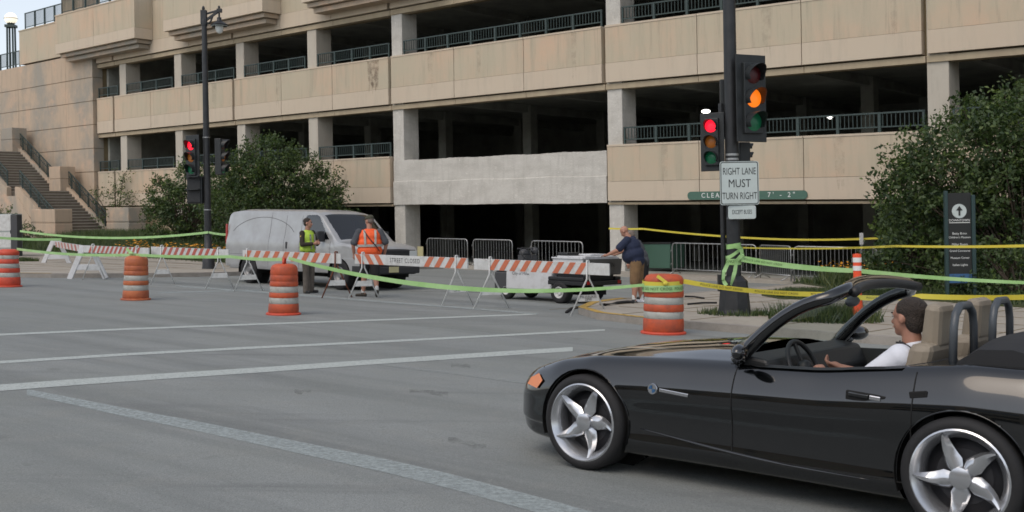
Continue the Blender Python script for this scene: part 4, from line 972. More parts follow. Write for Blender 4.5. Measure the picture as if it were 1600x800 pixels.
bC = basev(182, .9, bed_h(-32, .9))
plant('young_tree', 'thin airy young tree against the wall right of the steps', 'tree', bC, [((-.3, 0, 1.6), (1.0, .7, 1.2)), ((.2, 0, 2.5), (.7, .6, .9)), ((.9, 0, 1.3), (.8, .6, .9))], 210, 9, .12, .3, 23, probs=(.3, .2, .2, .3))
bD = basev(20, 8.4, .6)
plant('low_shrub', 'low green shrub between the cabinet and the left stone pier', 'shrub', basev(46, 6.3, bed_h(-38, 6.3)-.1), [((0, 0, .3), (.9, .7, .6)), ((-.5, 0, .6), (.6, .5, .6))], 300, 10, .10, .14, 24)
plant('low_shrub', 'dark low shrub beside the lower left stair railing', 'shrub', basev(6, 6.0, bed_h(-40, 6)-.1), [((0, 0, .9), (.9, .7, 1.0)), ((-.8, 0, 1.2), (.8, .6, .9))], 300, 10, .11, .14, 34)
# right: tree and shrubs
bT = uv(fac(1600, 430, 5.0)[0], 5.0, .12)
plant('broadleaf_tree', 'big spreading dark green tree filling the right edge above the directory sign', 'tree', bT,
      [((-.9, .6, 3.3), (1.9, 1.5, .95)), ((.9, .4, 3.9), (1.9, 1.7, 1.35)), ((.3, .6, 2.2), (2.1, 1.6, 1.2)), ((-1.8, .5, 2.75), (1.25, 1.0, .7)), ((-2.7, .5, 2.4), (.5, .5, .28)), ((2.3, .3, 3.3), (2.0, 1.7, 2.3)), ((2.6, 0, 4.5), (1.8, 1.6, 1.2)), ((-.9, .5, 4.35), (.8, .8, .35)), ((2, .6, 1.2), (2, 1.4, 1.3)), ((.15, .4, 1.2), (1.6, 1.2, 1.2)), ((-1.7, .9, 1.3), (1.1, .8, 1.1)), ((-2.3, 1.0, 1.0), (.9, .7, .95))],
      7000, 13, .125, .22, 25, sprigs=.45, probs=(.40, .28, .13, .19))
bS = uv(fac(1440, 430, 2.6)[0], 2.6, .12)
plant('broadleaf_shrub', 'dark shrub behind the directory sign at the garage opening', 'shrub', bS, [((0, 0, .9), (1.1, .8, 1.0)), ((-.3, 0, 1.8), (.8, .7, .8)), ((.9, 0, 1.1), (1.1, .8, 1.2)), ((-1.1, 0, .5), (.7, .6, .6))], 1500, 12, .095, .16, 26, probs=(.4, .42, .04, .14))
bS2 = uv(fac(1590, 430, 7.0)[0], 7.0, .12)
plant('broadleaf_shrub', 'low leafy shrub under the big tree at the right edge', 'shrub', bS2, [((0, 0, .5), (1.3, .8, .7)), ((1.3, 0, .7), (1.2, .8, .9)), ((-1.1, 0, .3), (.6, .5, .35))], 1300, 12, .09, .14, 27, probs=(.35, .3, .15, .2))

def grass(name, label, poly_fn, n, h, seed, mats=('grass_a', 'grass_b', 'leaf_b'), wd=.012, cat='grass'):
    rng = np.random.default_rng(seed); vs = []; mi = []
    P = poly_fn(rng, n); m_ = len(P); hh = h*rng.uniform(.4, 1.3, m_); a = rng.uniform(0, 6.28, m_); ln = rng.normal(size=(m_, 2))*.35*hh[:, None]
    v = np.empty((m_, 3, 3)); dx = np.cos(a)*wd; dy = np.sin(a)*wd
    v[:, 0] = P+np.stack([dx, dy, np.zeros(m_)], 1); v[:, 1] = P-np.stack([dx, dy, np.zeros(m_)], 1); v[:, 2] = P+np.concatenate([ln, hh[:, None]], 1)
    me = bpy.data.meshes.new(name); me.vertices.add(m_*3); me.vertices.foreach_set('co', v.reshape(-1)); me.loops.add(m_*3); me.loops.foreach_set('vertex_index', np.arange(m_*3, dtype=np.int32))
    me.polygons.add(m_); me.polygons.foreach_set('loop_start', np.arange(0, m_*3, 3, dtype=np.int32)); me.polygons.foreach_set('loop_total', np.full(m_, 3, dtype=np.int32))
    for q in mats: me.materials.append(M[q])
    me.polygons.foreach_set('material_index', rng.integers(0, len(mats), m_).astype(np.int32)); me.update()
    o = bpy.data.objects.new(name, me); col.objects.link(o); return tag(o, label, cat, kind='stuff')
def inpoly(u, v, poly):
    r = np.zeros(len(u), bool); n = len(poly)
    for i in range(n):
        (x0, y0_), (x1, y1) = poly[i], poly[(i+1) % n]; c = ((y0_ > v) != (y1 > v)) & (u < (x1-x0)*(v-y0_)/(y1-y0_+1e-12)+x0); r ^= c
    return r
def region(poly, hfn):
    us_ = [p[0] for p in poly]; vv = [p[1] for p in poly]
    def fn(rng, n):
        u = rng.uniform(min(us_), max(us_), n); v = rng.uniform(min(vv), max(vv), n); k = inpoly(u, v, poly); u, v = u[k], v[k]
        X = BO.x+BD.x*u+BN.x*v; Y = BO.y+BD.y*u+BN.y*v; return np.stack([X, Y, -.031*X-.0056*Y+np.array([hfn(a, c) for a, c in zip(u, v)])], 1)
    return fn
grass('grass', 'long grass and ground cover in the planting bed below the left shrubs', region([(-31, .5), (-31, 7.8), (-9, 7.8), (-9, .5)], lambda u, v: bed_h(u, v)+.03), 42000, .32, 1)
grass('grass', 'grass and weeds under the tree on the right', region([(8.8, 3.2), (10.5, 4.8), (12.6, 7.4), (16, 9.0), (32, 9.0), (32, 1), (9.5, 1)], lambda u, v: .16), 42000, .20, 2)
grass('grass', 'small strip of short grass in the right pavement behind the pole', region(GRS, lambda u, v: .16), 9000, .09, 3)
pc = P0
def ring(c, r0, r1, h0):
    def fn(rng, n):
        a = rng.uniform(0, 6.28, n); r = rng.uniform(r0, r1, n); X = c.x+np.cos(a)*r*1.2; Y = c.y+np.sin(a)*r; return np.stack([X, Y, -.031*X-.0056*Y+h0+0*X], 1)
    return fn
grass('weeds', 'weeds growing round the foot of the thick signal pole', ring(pc, .30, .55, .12), 450, .11, 4, cat='weeds')
cm = gp(1290, 500, .12)
grass('weeds', 'tuft of tall weeds seen through the convertible windscreen frame', ring(cm, 0, .8, .12), 2600, .26, 5, cat='weeds')
grass('weeds', 'small grass tuft on the left pavement beside the red drum', ring(gp(38, 408, .12), 0, .45, .12), 1200, .14, 6, cat='weeds')
b = MB(); sheetp = gp(1150, 497, .12)
# daylilies
def flowers(label, fn, n, h, seed, size=.035):
    rng = np.random.default_rng(seed); P = fn(rng, n); b = MB()
    o = thing('daylily_bed', label, 'flowers', Vector(P.mean(axis=0)), 0); o['kind'] = 'stuff'; c = o.location
    for p in P:
        hh = h*rng.uniform(.7, 1.3); q = Vector(p)-c+Vector((0, 0, hh))
        for k in range(4):
            a = rng.uniform(0, 6.28); t = Vector((math.cos(a), math.sin(a), .5))*size*rng.uniform(.8, 1.6); s2 = Vector((-math.sin(a), math.cos(a), 0))*size*.6; b.add([q, q+t*.6+s2, q+t*1.2, q+t*.6-s2], [(0, 1, 2, 3)])
    f = b.build('flowers', 'petal', o, fixn=False)
    b = MB()
    for p in P:
        q = Vector(p)-c; b.bar(q, q+Vector((0, 0, h)), .01, .01)
    b.build('stems', 'grass_a', o, fixn=False); return o
def flat_region(pxs, hfn):
    return pxs
flowers('yellow-orange daylilies in the bed behind the lamp post', region([(-19.5, 7.3), (-19.5, 8.4), (-9.5, 8.4), (-9.5, 7.3)], lambda u, v: bed_h(u, v)), 230, .50, 7, .055)
flowers('orange daylilies at the corner of the right planting bed', region(FLR, lambda u, v: .16), 190, .50, 8, .045)
grass('daylily_leaves', 'long strap leaves of the daylilies on the right', region(FLR, lambda u, v: .16), 5200, .42, 9, wd=.018, cat='leaves')
# ================================================================ LOFTED VEHICLE BODIES
def smooth_interp(xk, yk, x, w=.10):
    xs = np.linspace(xk[0], xk[-1], 400); ys = np.interp(xs, xk, yk); k = max(1, int(w/(xs[1]-xs[0]))); pad = np.concatenate([2*ys[0]-ys[k:0:-1], ys, 2*ys[-1]-ys[-2:-k-2:-1]])
    ker = np.hanning(2*k+1); ker /= ker.sum(); sm_ = np.convolve(pad, ker, 'same')[k:-k] if k > 0 else ys
    return np.interp(x, xs, sm_)
def catmull(P, m):
    """P (k,2) control points -> m points, even in arc length"""
    P = np.asarray(P, float); Q = np.vstack([2*P[0]-P[1], P, 2*P[-1]-P[-2]]); out = []
    for i in range(1, len(Q)-2):
        for t in np.linspace(0, 1, 12, endpoint=False):
            a, b_, c, d = Q[i-1], Q[i], Q[i+1], Q[i+2]; out.append(.5*((2*b_)+(-a+c)*t+(2*a-5*b_+4*c-d)*t*t+(-a+3*b_-3*c+d)*t**3))
    out.append(P[-1]); out = np.array(out)
    return out
def loft_body(D, prof, m, arches, classify, parts, parent, x0, mirror=True, smooth=True, angle=50):
    """D stations (front to rear); prof(d)-> (k,2) control (y,z) from underside centre to top centre; arches [(D,z,r)]"""
    G_ = []
    for d in D:
        c = catmull(prof(d), m)
        if not G_: 
            pass
        G_.append(c)
    mm = G_[0].shape[0]; V = np.zeros((len(D), mm, 3))
    for i, d in enumerate(D): V[i, :, 0] = x0-d; V[i, :, 1] = G_[i][:, 0]; V[i, :, 2] = G_[i][:, 1]
    objs = {}
    # arches: drop faces inside, snap nearby vertices on to the circle
    dead = np.zeros((len(D)-1, mm-1), bool)
    for (ad, az, ar) in arches:
        dx = V[:, :, 0]-(x0-ad); dz = V[:, :, 2]-az; r = np.hypot(dx, dz); ins = (r < ar) & (V[:, :, 1] > .35)
        cellin = ins[:-1, :-1] & ins[1:, :-1] & ins[:-1, 1:] & ins[1:, 1:]; dead |= cellin
        near = ins.copy(); allin = np.zeros_like(ins)
        # vertices inside but on a live face -> push to the circle
        live = ~cellin; vl = np.zeros_like(ins)
        vl[:-1, :-1] |= live; vl[1:, :-1] |= live; vl[:-1, 1:] |= live; vl[1:, 1:] |= live
        k = ins & vl; rr = np.where(r > 1e-6, r, 1); V[:, :, 0] = np.where(k, (x0-ad)+dx/rr*ar, V[:, :, 0]); V[:, :, 2] = np.where(k, az+dz/rr*ar, V[:, :, 2])
    for sgn in ((1, -1) if mirror else (1,)):
        for i in range(len(D)-1):
            for j in range(mm-1):
                if dead[i, j]: continue
                q = [V[i, j], V[i+1, j], V[i+1, j+1], V[i, j+1]]; c = sum(q)/4; key = classify(x0-c[0], c[1], c[2], sgn)
                if key is None: continue
                objs.setdefault(key, []).append((i, j, sgn))
    out = {}
    for key, fl in objs.items():
        idx = {}; vs = []; fs = []
        for (i, j, sgn) in fl:
            f = []
            for (a, c) in ((i, j), (i+1, j), (i+1, j+1), (i, j+1)):
                k = (a, c, sgn)
                if k not in idx: idx[k] = len(vs); vs.append((V[a, c, 0], V[a, c, 1]*sgn, V[a, c, 2]))
                f.append(idx[k])
            fs.append(f if sgn > 0 else f[::-1])
        b = MB(); b.add(vs, fs); nm, mt = parts[key]; o = b.build(nm, mt, parent, smooth=smooth, angle=angle); out[key] = o
    return out, V
def wheel(parent, c, side, R_=.322, rr=.262, w_=.23, spokes=5, style='twist', rot=0):
    """side +1: outer face towards +y"""
    c = Vector(c); s = side
    root = MB(); n = 48; hw = w_/2
    root.lathe([(rr-.01, s*(hw-.012)), (rr+.004, s*(hw-.002)), (R_-.035, s*hw), (R_-.012, s*(hw-.012)), (R_, s*(hw-.035)), (R_, -s*(hw-.035)), (R_-.02, -s*hw), (rr, -s*(hw-.02)), (rr-.03, -s*hw*.5)], n, axis='y', c=c)
    wh = root.build('wheel', 'rubber', parent, smooth=True, angle=35)
    b = MB()
    b.lathe([(rr+.002, s*(hw-.004)), (rr-.008, s*(hw+.002)), (rr-.014, s*(hw-.006)), (rr-.050, s*(hw-.050)), (rr-.056, s*(hw-.10)), (rr-.04, s*(-hw+.02))], n, axis='y', c=c)
    rm = b.build('rim', {'twist': 'alloy', 'white': 'white_paint', 'cap': 'hub_grey'}[style], wh, smooth=True, angle=50)
    b = MB(); b.lathe([(0, s*(hw-.10)), (.15, s*(hw-.10)), (.16, s*(hw-.115)), (rr-.03, s*(hw-.15))], n, axis='y', c=c); b.build('brake_disc', 'alloy_dark', wh, smooth=True, angle=40)
    b = MB()
    if style == 'twist':
        for k in range(spokes):
            a0 = rot+2*math.pi*k/spokes; sec = []
            for t in np.linspace(0, 1, 9):
                r = .035+(rr-.022-.035)*t; a = a0+.24*t**1.6; wd = .016+.074*(1-t)**.75*min(1, .35+t*2.6); y = s*(hw-.036+.026*t**1.5-.012*math.sin(math.pi*t))
                rad = Vector((math.cos(a), 0, math.sin(a))); tg = Vector((-math.sin(a), 0, math.cos(a)))
                sec.append([c+rad*r+tg*wd*.75+Vector((0, y-s*.022, 0)), c+rad*r+tg*wd*.2+Vector((0, y+s*.004, 0)), c+rad*r-tg*wd*.30+Vector((0, y, 0)), c+rad*r-tg*wd*.62+Vector((0, y-s*.03, 0)), c+rad*r+Vector((0, y-s*.05, 0))])
            o = len(b.v); m5 = 5
            for q in sec: b.v += q
            for i in range(len(sec)-1):
                for j in range(m5): b.f.append((o+i*m5+j, o+(i+1)*m5+j, o+(i+1)*m5+(j+1) % m5, o+i*m5+(j+1) % m5)); b.m.append(0)
        b.lathe([(.062, s*(hw-.06)), (.058, s*(hw-.022)), (.035, s*(hw-.014)), (0, s*(hw-.013))], 20, axis='y', c=c)
    else:
        b.lathe([(rr-.03, s*(hw-.05)), (rr*.75, s*(hw-.035)), (rr*.5, s*(hw-.07)), (rr*.35, s*(hw-.02)), (0, s*(hw-.015))], 32, axis='y', c=c)
    b.build('spokes' if style == 'twist' else 'hub_cap', {'twist': 'alloy', 'white': 'white_paint', 'cap': 'hub_grey'}[style], wh, smooth=True, angle=50)
    return wh
def line_strip(pts, nrm, wd, parent, name, m):
    b = MB()
    for i in range(len(pts)-1): b.bar(pts[i], pts[i+1], wd, .003, up=nrm)
    return b.build(name, m, parent)

# ================================================================ THE CONVERTIBLE  (local: x forward from the front axle, y left, z up)
CX, CY = 1.0, 8.25; CANG = 2.45
car = thing('convertible_car', 'glossy black open two-seat convertible with silver five-spoke wheels in the right foreground', 'car', (CX, CY, G(CX, CY)), CANG, tilt=True)
X0 = .76
Dk = [0, .05, .2, .45, .76, 1.1, 1.5, 1.9, 2.4, 2.85, 3.25, 3.6, 3.9, 4.05, 4.09]
T = dict(W=[.56, .66, .765, .835, .878, .868, .850, .846, .858, .880, .893, .875, .82, .75, .68],
         zs=[.50, .55, .625, .705, .758, .775, .79, .805, .825, .872, .918, .915, .885, .85, .80],
         zc=[.50, .56, .65, .735, .80, .845, .885, .90, .90, .90, .925, .945, .935, .90, .84],
         zb=[.26, .20, .16, .15, .15, .15, .15, .15, .15, .15, .16, .19, .24, .28, .32])
Dst = np.unique(np.concatenate([np.linspace(0, .12, 8), np.linspace(.12, 4.09, 230)]))
TT = {k: smooth_interp(Dk, v, Dst, .13) for k, v in T.items()}
def cprof(d):
    W_, zs, zc, zb = (float(np.interp(d, Dst, TT[k])) for k in ('W', 'zs', 'zc', 'zb'))
    mid = 1 if .9 < d < 3.1 else 0; k = float(np.interp(d, [.3, 1.2, 2.9, 3.6], [0, 1, 1, 0]))
    h = zs-zb
    return [(0, zb), (.40*W_, zb), (.86*W_, zb), (.94*W_, zb+.008), (.965*W_, zb+.05), (.975*W_, zb+.095), (W_-.030*k, zb+h*.25), (W_-.026*k, zb+h*.45), (W_-.008*k, zb+h*.62), (W_*.986, zb+h*.735),
            (W_*.955, zb+h*.85), (W_*.910, zb+h*.945), (W_*.855, zs), (W_*.78, zs+(zc-zs)*.22), (W_*.55, zs+(zc-zs)*.70), (W_*.28, zs+(zc-zs)*.94), (0, zc)]
def inner_edge(d):   # half width of the cockpit opening
    return float(np.interp(d, [1.78, 1.81, 1.88, 1.98, 2.9, 3.02, 3.08], [.0, .50, .68, .735, .755, .60, .0]))
def ccls(d, y, z, s):
    if z > .70 and 1.78 < d < 3.08 and y < inner_edge(d): return None
    if 1.86 < d < 2.96 and z > .25 and y > .5 and z < 1: return 'door'+('L' if s > 0 else 'R')
    if .30 < d < 1.74 and y < .60 and z > .5: return 'hood'
    return 'body'
parts = dict(body=('body', 'car_paint'), doorL=('door', 'car_paint'), doorR=('door', 'car_paint'), hood=('hood', 'car_paint'))
AX = [(.76, .325, .352), (3.255, .325, .358)]
co, CV = loft_body(Dst, cprof, 0, AX, ccls, parts, car, X0, angle=80)
def cpt(d, frac_z=None, y=None, z=None, out=.002):
    """point on the left body side at height z"""
    P = catmull(cprof(d), 0); side = P[P[:, 0] > 0]; i0 = np.argmax(P[:, 1] > z) if z < P[:, 1].max() else len(P)-1
    q = P[max(i0, 1)]; q0 = P[max(i0, 1)-1]; t = (z-q0[1])/max(1e-6, q[1]-q0[1]); yy = q0[0]+(q[0]-q0[0])*t
    return Vector((X0-d, yy+out, z))
for dk, key in ((co.get('doorL'), 1), (co.get('doorR'), -1)):
    pass
def gapline(pts, parent): 
    b = MB()
    for i in range(len(pts)-1): b.bar(pts[i], pts[i+1], .006, .004, up=(0, 1, .2))
    b.build('shut_line', 'gap_black', parent)
for s in (1, -1):
    f = lambda p: Vector((p.x, p.y*s, p.z)); dr = co['doorL'] if s > 0 else co['doorR']
    gapline([f(cpt(1.86, z=z)) for z in np.linspace(.25, .79, 14)], dr)
    gapline([f(cpt(2.96+.03*math.sin((z-.25)*3), z=z)) for z in np.linspace(.25, .86, 14)], dr)
    gapline([f(cpt(d, z=.25)) for d in np.linspace(1.86, 2.96, 14)], dr)
    # handle
    hp = cpt(2.72, z=.70, out=.0); b = MB(); b.bar(f(hp+Vector((.10, .006, .010))), f(hp+Vector((-.02, .010, .003))), .024, .020, up=(0, 1, 0)); b.build('handle', 'car_paint', dr, bevel=.006); b = MB(); b.bar(f(hp+Vector((-.025, .010, .002))), f(hp+Vector((-.09, .008, -.003))), .026, .018, up=(0, 1, 0)); b.build('handle_tip', 'chrome', dr, bevel=.005)
    b = MB(); b.bar(f(hp+Vector((.12, -.006, .002))), f(hp+Vector((-.12, -.002, -.012))), .055, .02, up=(0, 1, 0)); b.build('handle_recess', 'gap_black', dr, bevel=.008)
    # side vent badge and chrome repeater blade
    bp_ = cpt(1.30, z=.60, out=.003); b = MB(); b.lathe([(0, .006), (.034, .006), (.037, 0)], 20, axis='y', c=f(bp_)) ; b.build('badge', 'chrome', car)
    b = MB()
    for q0 in (0, math.pi): b.add([f(bp_+Vector((0, .009, 0)))]+[f(bp_+Vector((.025*math.cos(q0+a), .009, .025*math.sin(q0+a)))) for a in np.linspace(0, math.pi/2, 7)], [tuple(range(8))])
    b.build('badge_centre', 'sign_blue', car, fixn=False)
    a_ = f(cpt(1.35, z=.598, out=.004)); c_ = f(cpt(1.56, z=.583, out=.004)); b = MB(); b.bar(a_, c_, .022, .008, up=(0, 1, 0)); b.build('side_repeater', 'chrome', car, bevel=.003)
    # lower sill crease highlight strip
    b = MB(); pts = [f(cpt(d, z=.335-.10*math.sin(min(1.57, (d-1.15)*1.2)), out=.002)) for d in np.linspace(1.2, 2.75, 24)]
    b.tube(pts, [.002+.009*math.sin(math.pi*(i+.5)/24) for i in range(24)], 6); b.build('sill_moulding', 'car_paint', car, smooth=True)
    # fuel flap / small vent behind the door
    q = cpt(3.02, z=.745, out=.0); b = MB(); b.bar(f(q+Vector((.05, .002, -.008))), f(q+Vector((-.05, .002, .008))), .038, .012, up=(0, 1, 0)); b.build('side_vent', 'gap_black', car, bevel=.006)
    # lights at the nose
    lp_ = [(.055, .60), (.05, .535), (.17, .50), (.33, .565), (.30, .645), (.18, .628)]
    b = MB(); 
    def np_(d, z): 
        P = catmull(cprof(max(d, .0)), 0); k = np.argmin(np.abs(P[len(P)//3:, 1]-z))+len(P)//3; return Vector((X0-d+.004, (P[k][0]+.006), z))
    Q = [f(np_(d, z)) for d, z in lp_]; b.add(Q+[sum(Q, Vector())/len(Q)], [(i, (i+1) % len(Q), len(Q)) for i in range(len(Q))]); b.build('headlight', 'headlight', car, smooth=True, fixn=False)
    b = MB(); Q = [f(np_(d, z)+Vector((.0, .006, 0))) for d, z in [(.17, .512), (.31, .50), (.36, .56), (.29, .60), (.20, .56)]]; b.add(Q+[sum(Q, Vector())/len(Q)], [(i, (i+1) % len(Q), len(Q)) for i in range(len(Q))]); b.build('side_marker', 'amber', car, fixn=False)
    # wheels
    wheel(car, (0, s*.775, .322), s, rot=.50); wheel(car, (-2.495, s*.785, .325), s, R_=.325, rr=.265, w_=.25, rot=.95)
    # wheel wells
    for (ad, az, ar) in AX:
        b = MB(); n = 20; y1 = .93 if ad > 2 else .90
        for k in range(n):
            a0, a1 = [math.radians(-20+220*q/n) for q in (k, k+1)]
            Pq = lambda a, y: (X0-ad+math.cos(a)*(ar+.004), s*y, az+math.sin(a)*(ar+.004))
            b.add([Pq(a0, .50), Pq(a1, .50), Pq(a1, float(np.interp(ad, Dst, TT['W']))*.985), Pq(a0, float(np.interp(ad, Dst, TT['W']))*.985)], [(0, 1, 2, 3)])
        b.lathe([(0, s*.52), (ar+.02, s*.52)], 24, axis='y', c=(X0-ad, 0, az)); b.build('wheel_well', 'gap_black', car)
        b = MB(); Wd = float(np.interp(ad, Dst, TT['W'])); pts = []
        for a in np.linspace(math.radians(-14), math.radians(194), 40):
            x = math.cos(a)*ar; z = az+math.sin(a)*ar; d = ad-x; P = catmull(cprof(d), 0); i0 = np.argmax(P[:, 1] > z) if z < P[:, 1].max() else -1; pts.append(Vector((X0-d, s*(P[i0][0]-.004), z)))
        b.tube(pts, .006, 6); b.build('arch_lip', 'car_paint', car, smooth=True)
# nose cap and tail cap, bumper openings
P = catmull(cprof(0), 0); b = MB(); ring_ = [Vector((X0, y, z)) for y, z in P]+[Vector((X0, -y, z)) for y, z in P[::-1]]
b.add([Vector((X0+.03, p.y*.80, .40+(p.z-.40)*.85)) for p in ring_]+ring_, [tuple(range(len(ring_)))]+[(i, (i+1) % len(ring_), len(ring_)+(i+1) % len(ring_), len(ring_)+i) for i in range(len(ring_))]); b.build('front_bumper', 'car_paint', car, smooth=True, angle=60)
b = MB(); b.box((X0+.0, -.40, .20), (X0+.036, .40, .30)); b.box((X0+.0, -.20, .36), (X0+.036, -.02, .46)); b.box((X0, .02, .36), (X0+.036, .20, .46)); b.build('grille', 'gap_black', car, bevel=.01)
P = catmull(cprof(4.09), 0); b = MB(); ring_ = [Vector((X0-4.09, y, z)) for y, z in P]+[Vector((X0-4.09, -y, z)) for y, z in P[::-1]]; b.add(ring_, [tuple(range(len(ring_)))]); b.build('rear_panel', 'car_paint', car)
for s in (1, -1):
    b = MB(); b.box((X0-4.10, s*.45-.16, .62), (X0-4.05, s*.45+.16, .76)); b.build('tail_light', 'tail_red', car, bevel=.02)
# interior tub
b = MB(); xa, xb = X0-1.80, X0-3.06; yy = .735
b.add([(xa, -yy, .80), (xa, yy, .80), (xb, yy, .84), (xb, -yy, .84), (xa, -yy+.03, .22), (xa, yy-.03, .22), (xb, yy-.03, .22), (xb, -yy+.03, .22)], [(4, 5, 6, 7), (0, 4, 5, 1), (1, 5, 6, 2), (2, 6, 7, 3), (3, 7, 4, 0)])
b.build('cabin_tub', 'black_plastic', car, fixn=False)
for s in (1, -1):
    b = MB(); n = 24
    for k in range(n):
        d0, d1_ = [1.86+(3.04-1.86)*q/n for q in (k, k+1)]
        def e(d): 
            P = catmull(cprof(d), 0); iw = inner_edge(d); i = np.argmin(np.abs(P[len(P)//2:, 0]-iw))+len(P)//2; return Vector((X0-d, s*iw*1.0, float(P[i][1])))
        a0, a1 = e(d0), e(d1_); b.add([a0+Vector((0, s*.03, -.006)), a1+Vector((0, s*.03, -.006)), a1+Vector((0, -s*.035, .004)), a0+Vector((0, -s*.035, .004)), a1+Vector((0, -s*.05, -.25)), a0+Vector((0, -s*.05, -.25))], [(0, 1, 2, 3), (3, 2, 4, 5)])
    b.build('door_trim', 'black_plastic', car, smooth=True, angle=40)
b = MB(); b.prism([Vector((X0-1.80, -.71, .80)), Vector((X0-1.86, -.71, .86)), Vector((X0-2.04, -.71, .84)), Vector((X0-2.10, -.71, .72)), Vector((X0-2.02, -.71, .45)), Vector((X0-1.8, -.71, .45))], (0, 1.44, 0)); b.build('dashboard', 'black_plastic', car, bevel=.02)
b = MB(); b.box((X0-2.9, -.12, .25), (X0-1.95, .12, .52)); b.build('centre_console', 'black_plastic', car, bevel=.02)
sw = Vector((X0-2.12, .36, .76)); b = MB(); R_ = Euler((0, math.radians(-65), 0)).to_matrix()
b.tube([sw+R_@Vector((.185*math.cos(a), .185*math.sin(a), 0)) for a in np.linspace(0, 2*math.pi, 25)], .016, 8); 
for a in (0, 2.1, 4.2): b.bar(sw, sw+R_@Vector((.18*math.cos(a), .18*math.sin(a), 0)), .03, .015)
b.ell(sw, (.05, .06, .06)); b.build('steering_wheel', 'black_plastic', car, smooth=True, angle=50)
# seats
for s in (1, -1):
    c = .36*s; b = MB()
    b.prism([Vector((X0-2.33, c-.24, .30)), Vector((X0-2.33, c-.24, .46)), Vector((X0-2.80, c-.24, .42)), Vector((X0-2.80, c-.24, .28))], (0, .48, 0))
    def lob(x0_, z0_, x1_, z1_, w0, w1, t0, t1): b.add([Vector((x0_+t0, c-w0, z0_)), Vector((x0_+t0, c+w0, z0_)), Vector((x0_-t0, c+w0, z0_)), Vector((x0_-t0, c-w0, z0_)), Vector((x1_+t1, c-w1, z1_)), Vector((x1_+t1, c+w1, z1_)), Vector((x1_-t1, c+w1, z1_)), Vector((x1_-t1, c-w1, z1_))], [(3, 2, 1, 0), (4, 5, 6, 7), (0, 1, 5, 4), (1, 2, 6, 5), (2, 3, 7, 6), (3, 0, 4, 7)])
    lob(X0-2.78, .34, X0-2.94, 1.0, .27, .25, .08, .07); st_ = b.build('seat', 'leather_tan', car, bevel=.045)
    b = MB(); b.add([], []); lo = (X0-2.95); b.prism([Vector((lo+.07, c-.15, .94)), Vector((lo-.05, c-.15, .95)), Vector((lo-.07, c-.13, 1.22)), Vector((lo+.03, c-.13, 1.23))], (0, .28, 0)); b.build('headrest', 'leather_tan', car, bevel=.04)
    b = MB(); hx = X0-3.10; b.tube([(hx, c-.19, .84), (hx, c-.175, 1.10), (hx, c-.15, 1.17), (hx, c-.08, 1.215), (hx, c+.08, 1.215), (hx, c+.15, 1.17), (hx, c+.175, 1.10), (hx, c+.19, .84)], .024, 10); b.build('roll_hoop', 'grey_trim', car, smooth=True)
# folded soft top and rear shelf
b = MB(); prf = [(3.13, .84), (3.17, .95), (3.28, 1.045), (3.46, 1.06), (3.62, 1.01), (3.74, .95), (3.76, .90)]
for k in range(10):
    y0_, y1_ = -.68+1.36*k/10, -.68+1.36*(k+1)/10
    q = lambda y: 1-.25*(abs(y)/.68)**4
    for i in range(len(prf)-1):
        (da, za), (db, zb_) = prf[i], prf[i+1]; zz_ = lambda z, y: .86+(z-.86)*q(y)
        b.add([(X0-da, y0_, zz_(za, y0_)), (X0-db, y0_, zz_(zb_, y0_)), (X0-db, y1_, zz_(zb_, y1_)), (X0-da, y1_, zz_(za, y1_))], [(0, 1, 2, 3)])
for s in (-.68, .68): b.add([Vector((X0-d, s, .86+(z-.86)*.75)) for d, z in prf], [tuple(range(len(prf)))])
b.build('folded_soft_top', 'soft_top', car, smooth=True, angle=60)
# windscreen frame
def wsf(y):  # base and header points for lateral y
    a = abs(y); base = Vector((X0-1.56-.28*(a/.74)**2.2, y, .885-.055*(a/.74)**2)); hd = Vector((X0-2.40-.10*(a/.74)**2, y*.90, 1.305-.055*(a/.74)**2.2)); return base, hd
bl, hl = wsf(.74)
pth = []
for s in (1, -1):
    ba, hd = wsf(.74*s); ba.z -= .02
    seg = [ba+(hd-ba)*t+Vector((0, 0, .10*math.sin(math.pi*t)**.9)) for t in np.linspace(0, .86, 10)]; pth.append(seg)
hdr = [wsf(y)[1]+Vector((0, 0, .012)) for y in np.linspace(.60, -.60, 15)]
full = pth[0]+hdr+pth[1][::-1]
b = MB(); b.tube(full, [.046]*3+[.042]*(len(full)-6)+[.046]*3, 10); b.build('windscreen_frame', 'car_paint', car, smooth=True)
b = MB(); b.tube([p+Vector((-.05, 0, -.012)) for p in hdr], .030, 10)
b.build('header_trim', 'black_plastic', car, smooth=True)
b = MB(); ny, nt_ = 14, 8; vs = []
for i in range(ny+1):
    y = -.72+1.44*i/ny; ba, hd = wsf(y)
    for j in range(nt_+1): t = j/nt_; vs.append(ba+(hd-ba)*t+Vector((0, 0, .08*math.sin(math.pi*t)*(abs(y)/.72)**2+.02*math.sin(math.pi*t))))
b.add(vs, [(i*(nt_+1)+j, (i+1)*(nt_+1)+j, (i+1)*(nt_+1)+j+1, i*(nt_+1)+j+1) for i in range(ny) for j in range(nt_)]); b.build('windscreen', 'clear_glass', car, smooth=True)
b = MB(); b.ell((X0-2.30, .05, 1.185), (.02, .115, .035)); b.bar((X0-2.27, .05, 1.2), (X0-2.30, .03, 1.27), .02, .02); b.build('rear_view_mirror', 'grey_trim', car, smooth=True)
for s in (1, -1):
    b = MB(); b.ell((X0-1.95, s*.90, .895), (.05, .105, .052), R=Euler((0, 0, s*.25)).to_matrix()); b.bar((X0-1.90, s*.79, .83), (X0-1.92, s*.86, .88), .06, .03); b.build('door_mirror', 'car_paint', car, smooth=True)

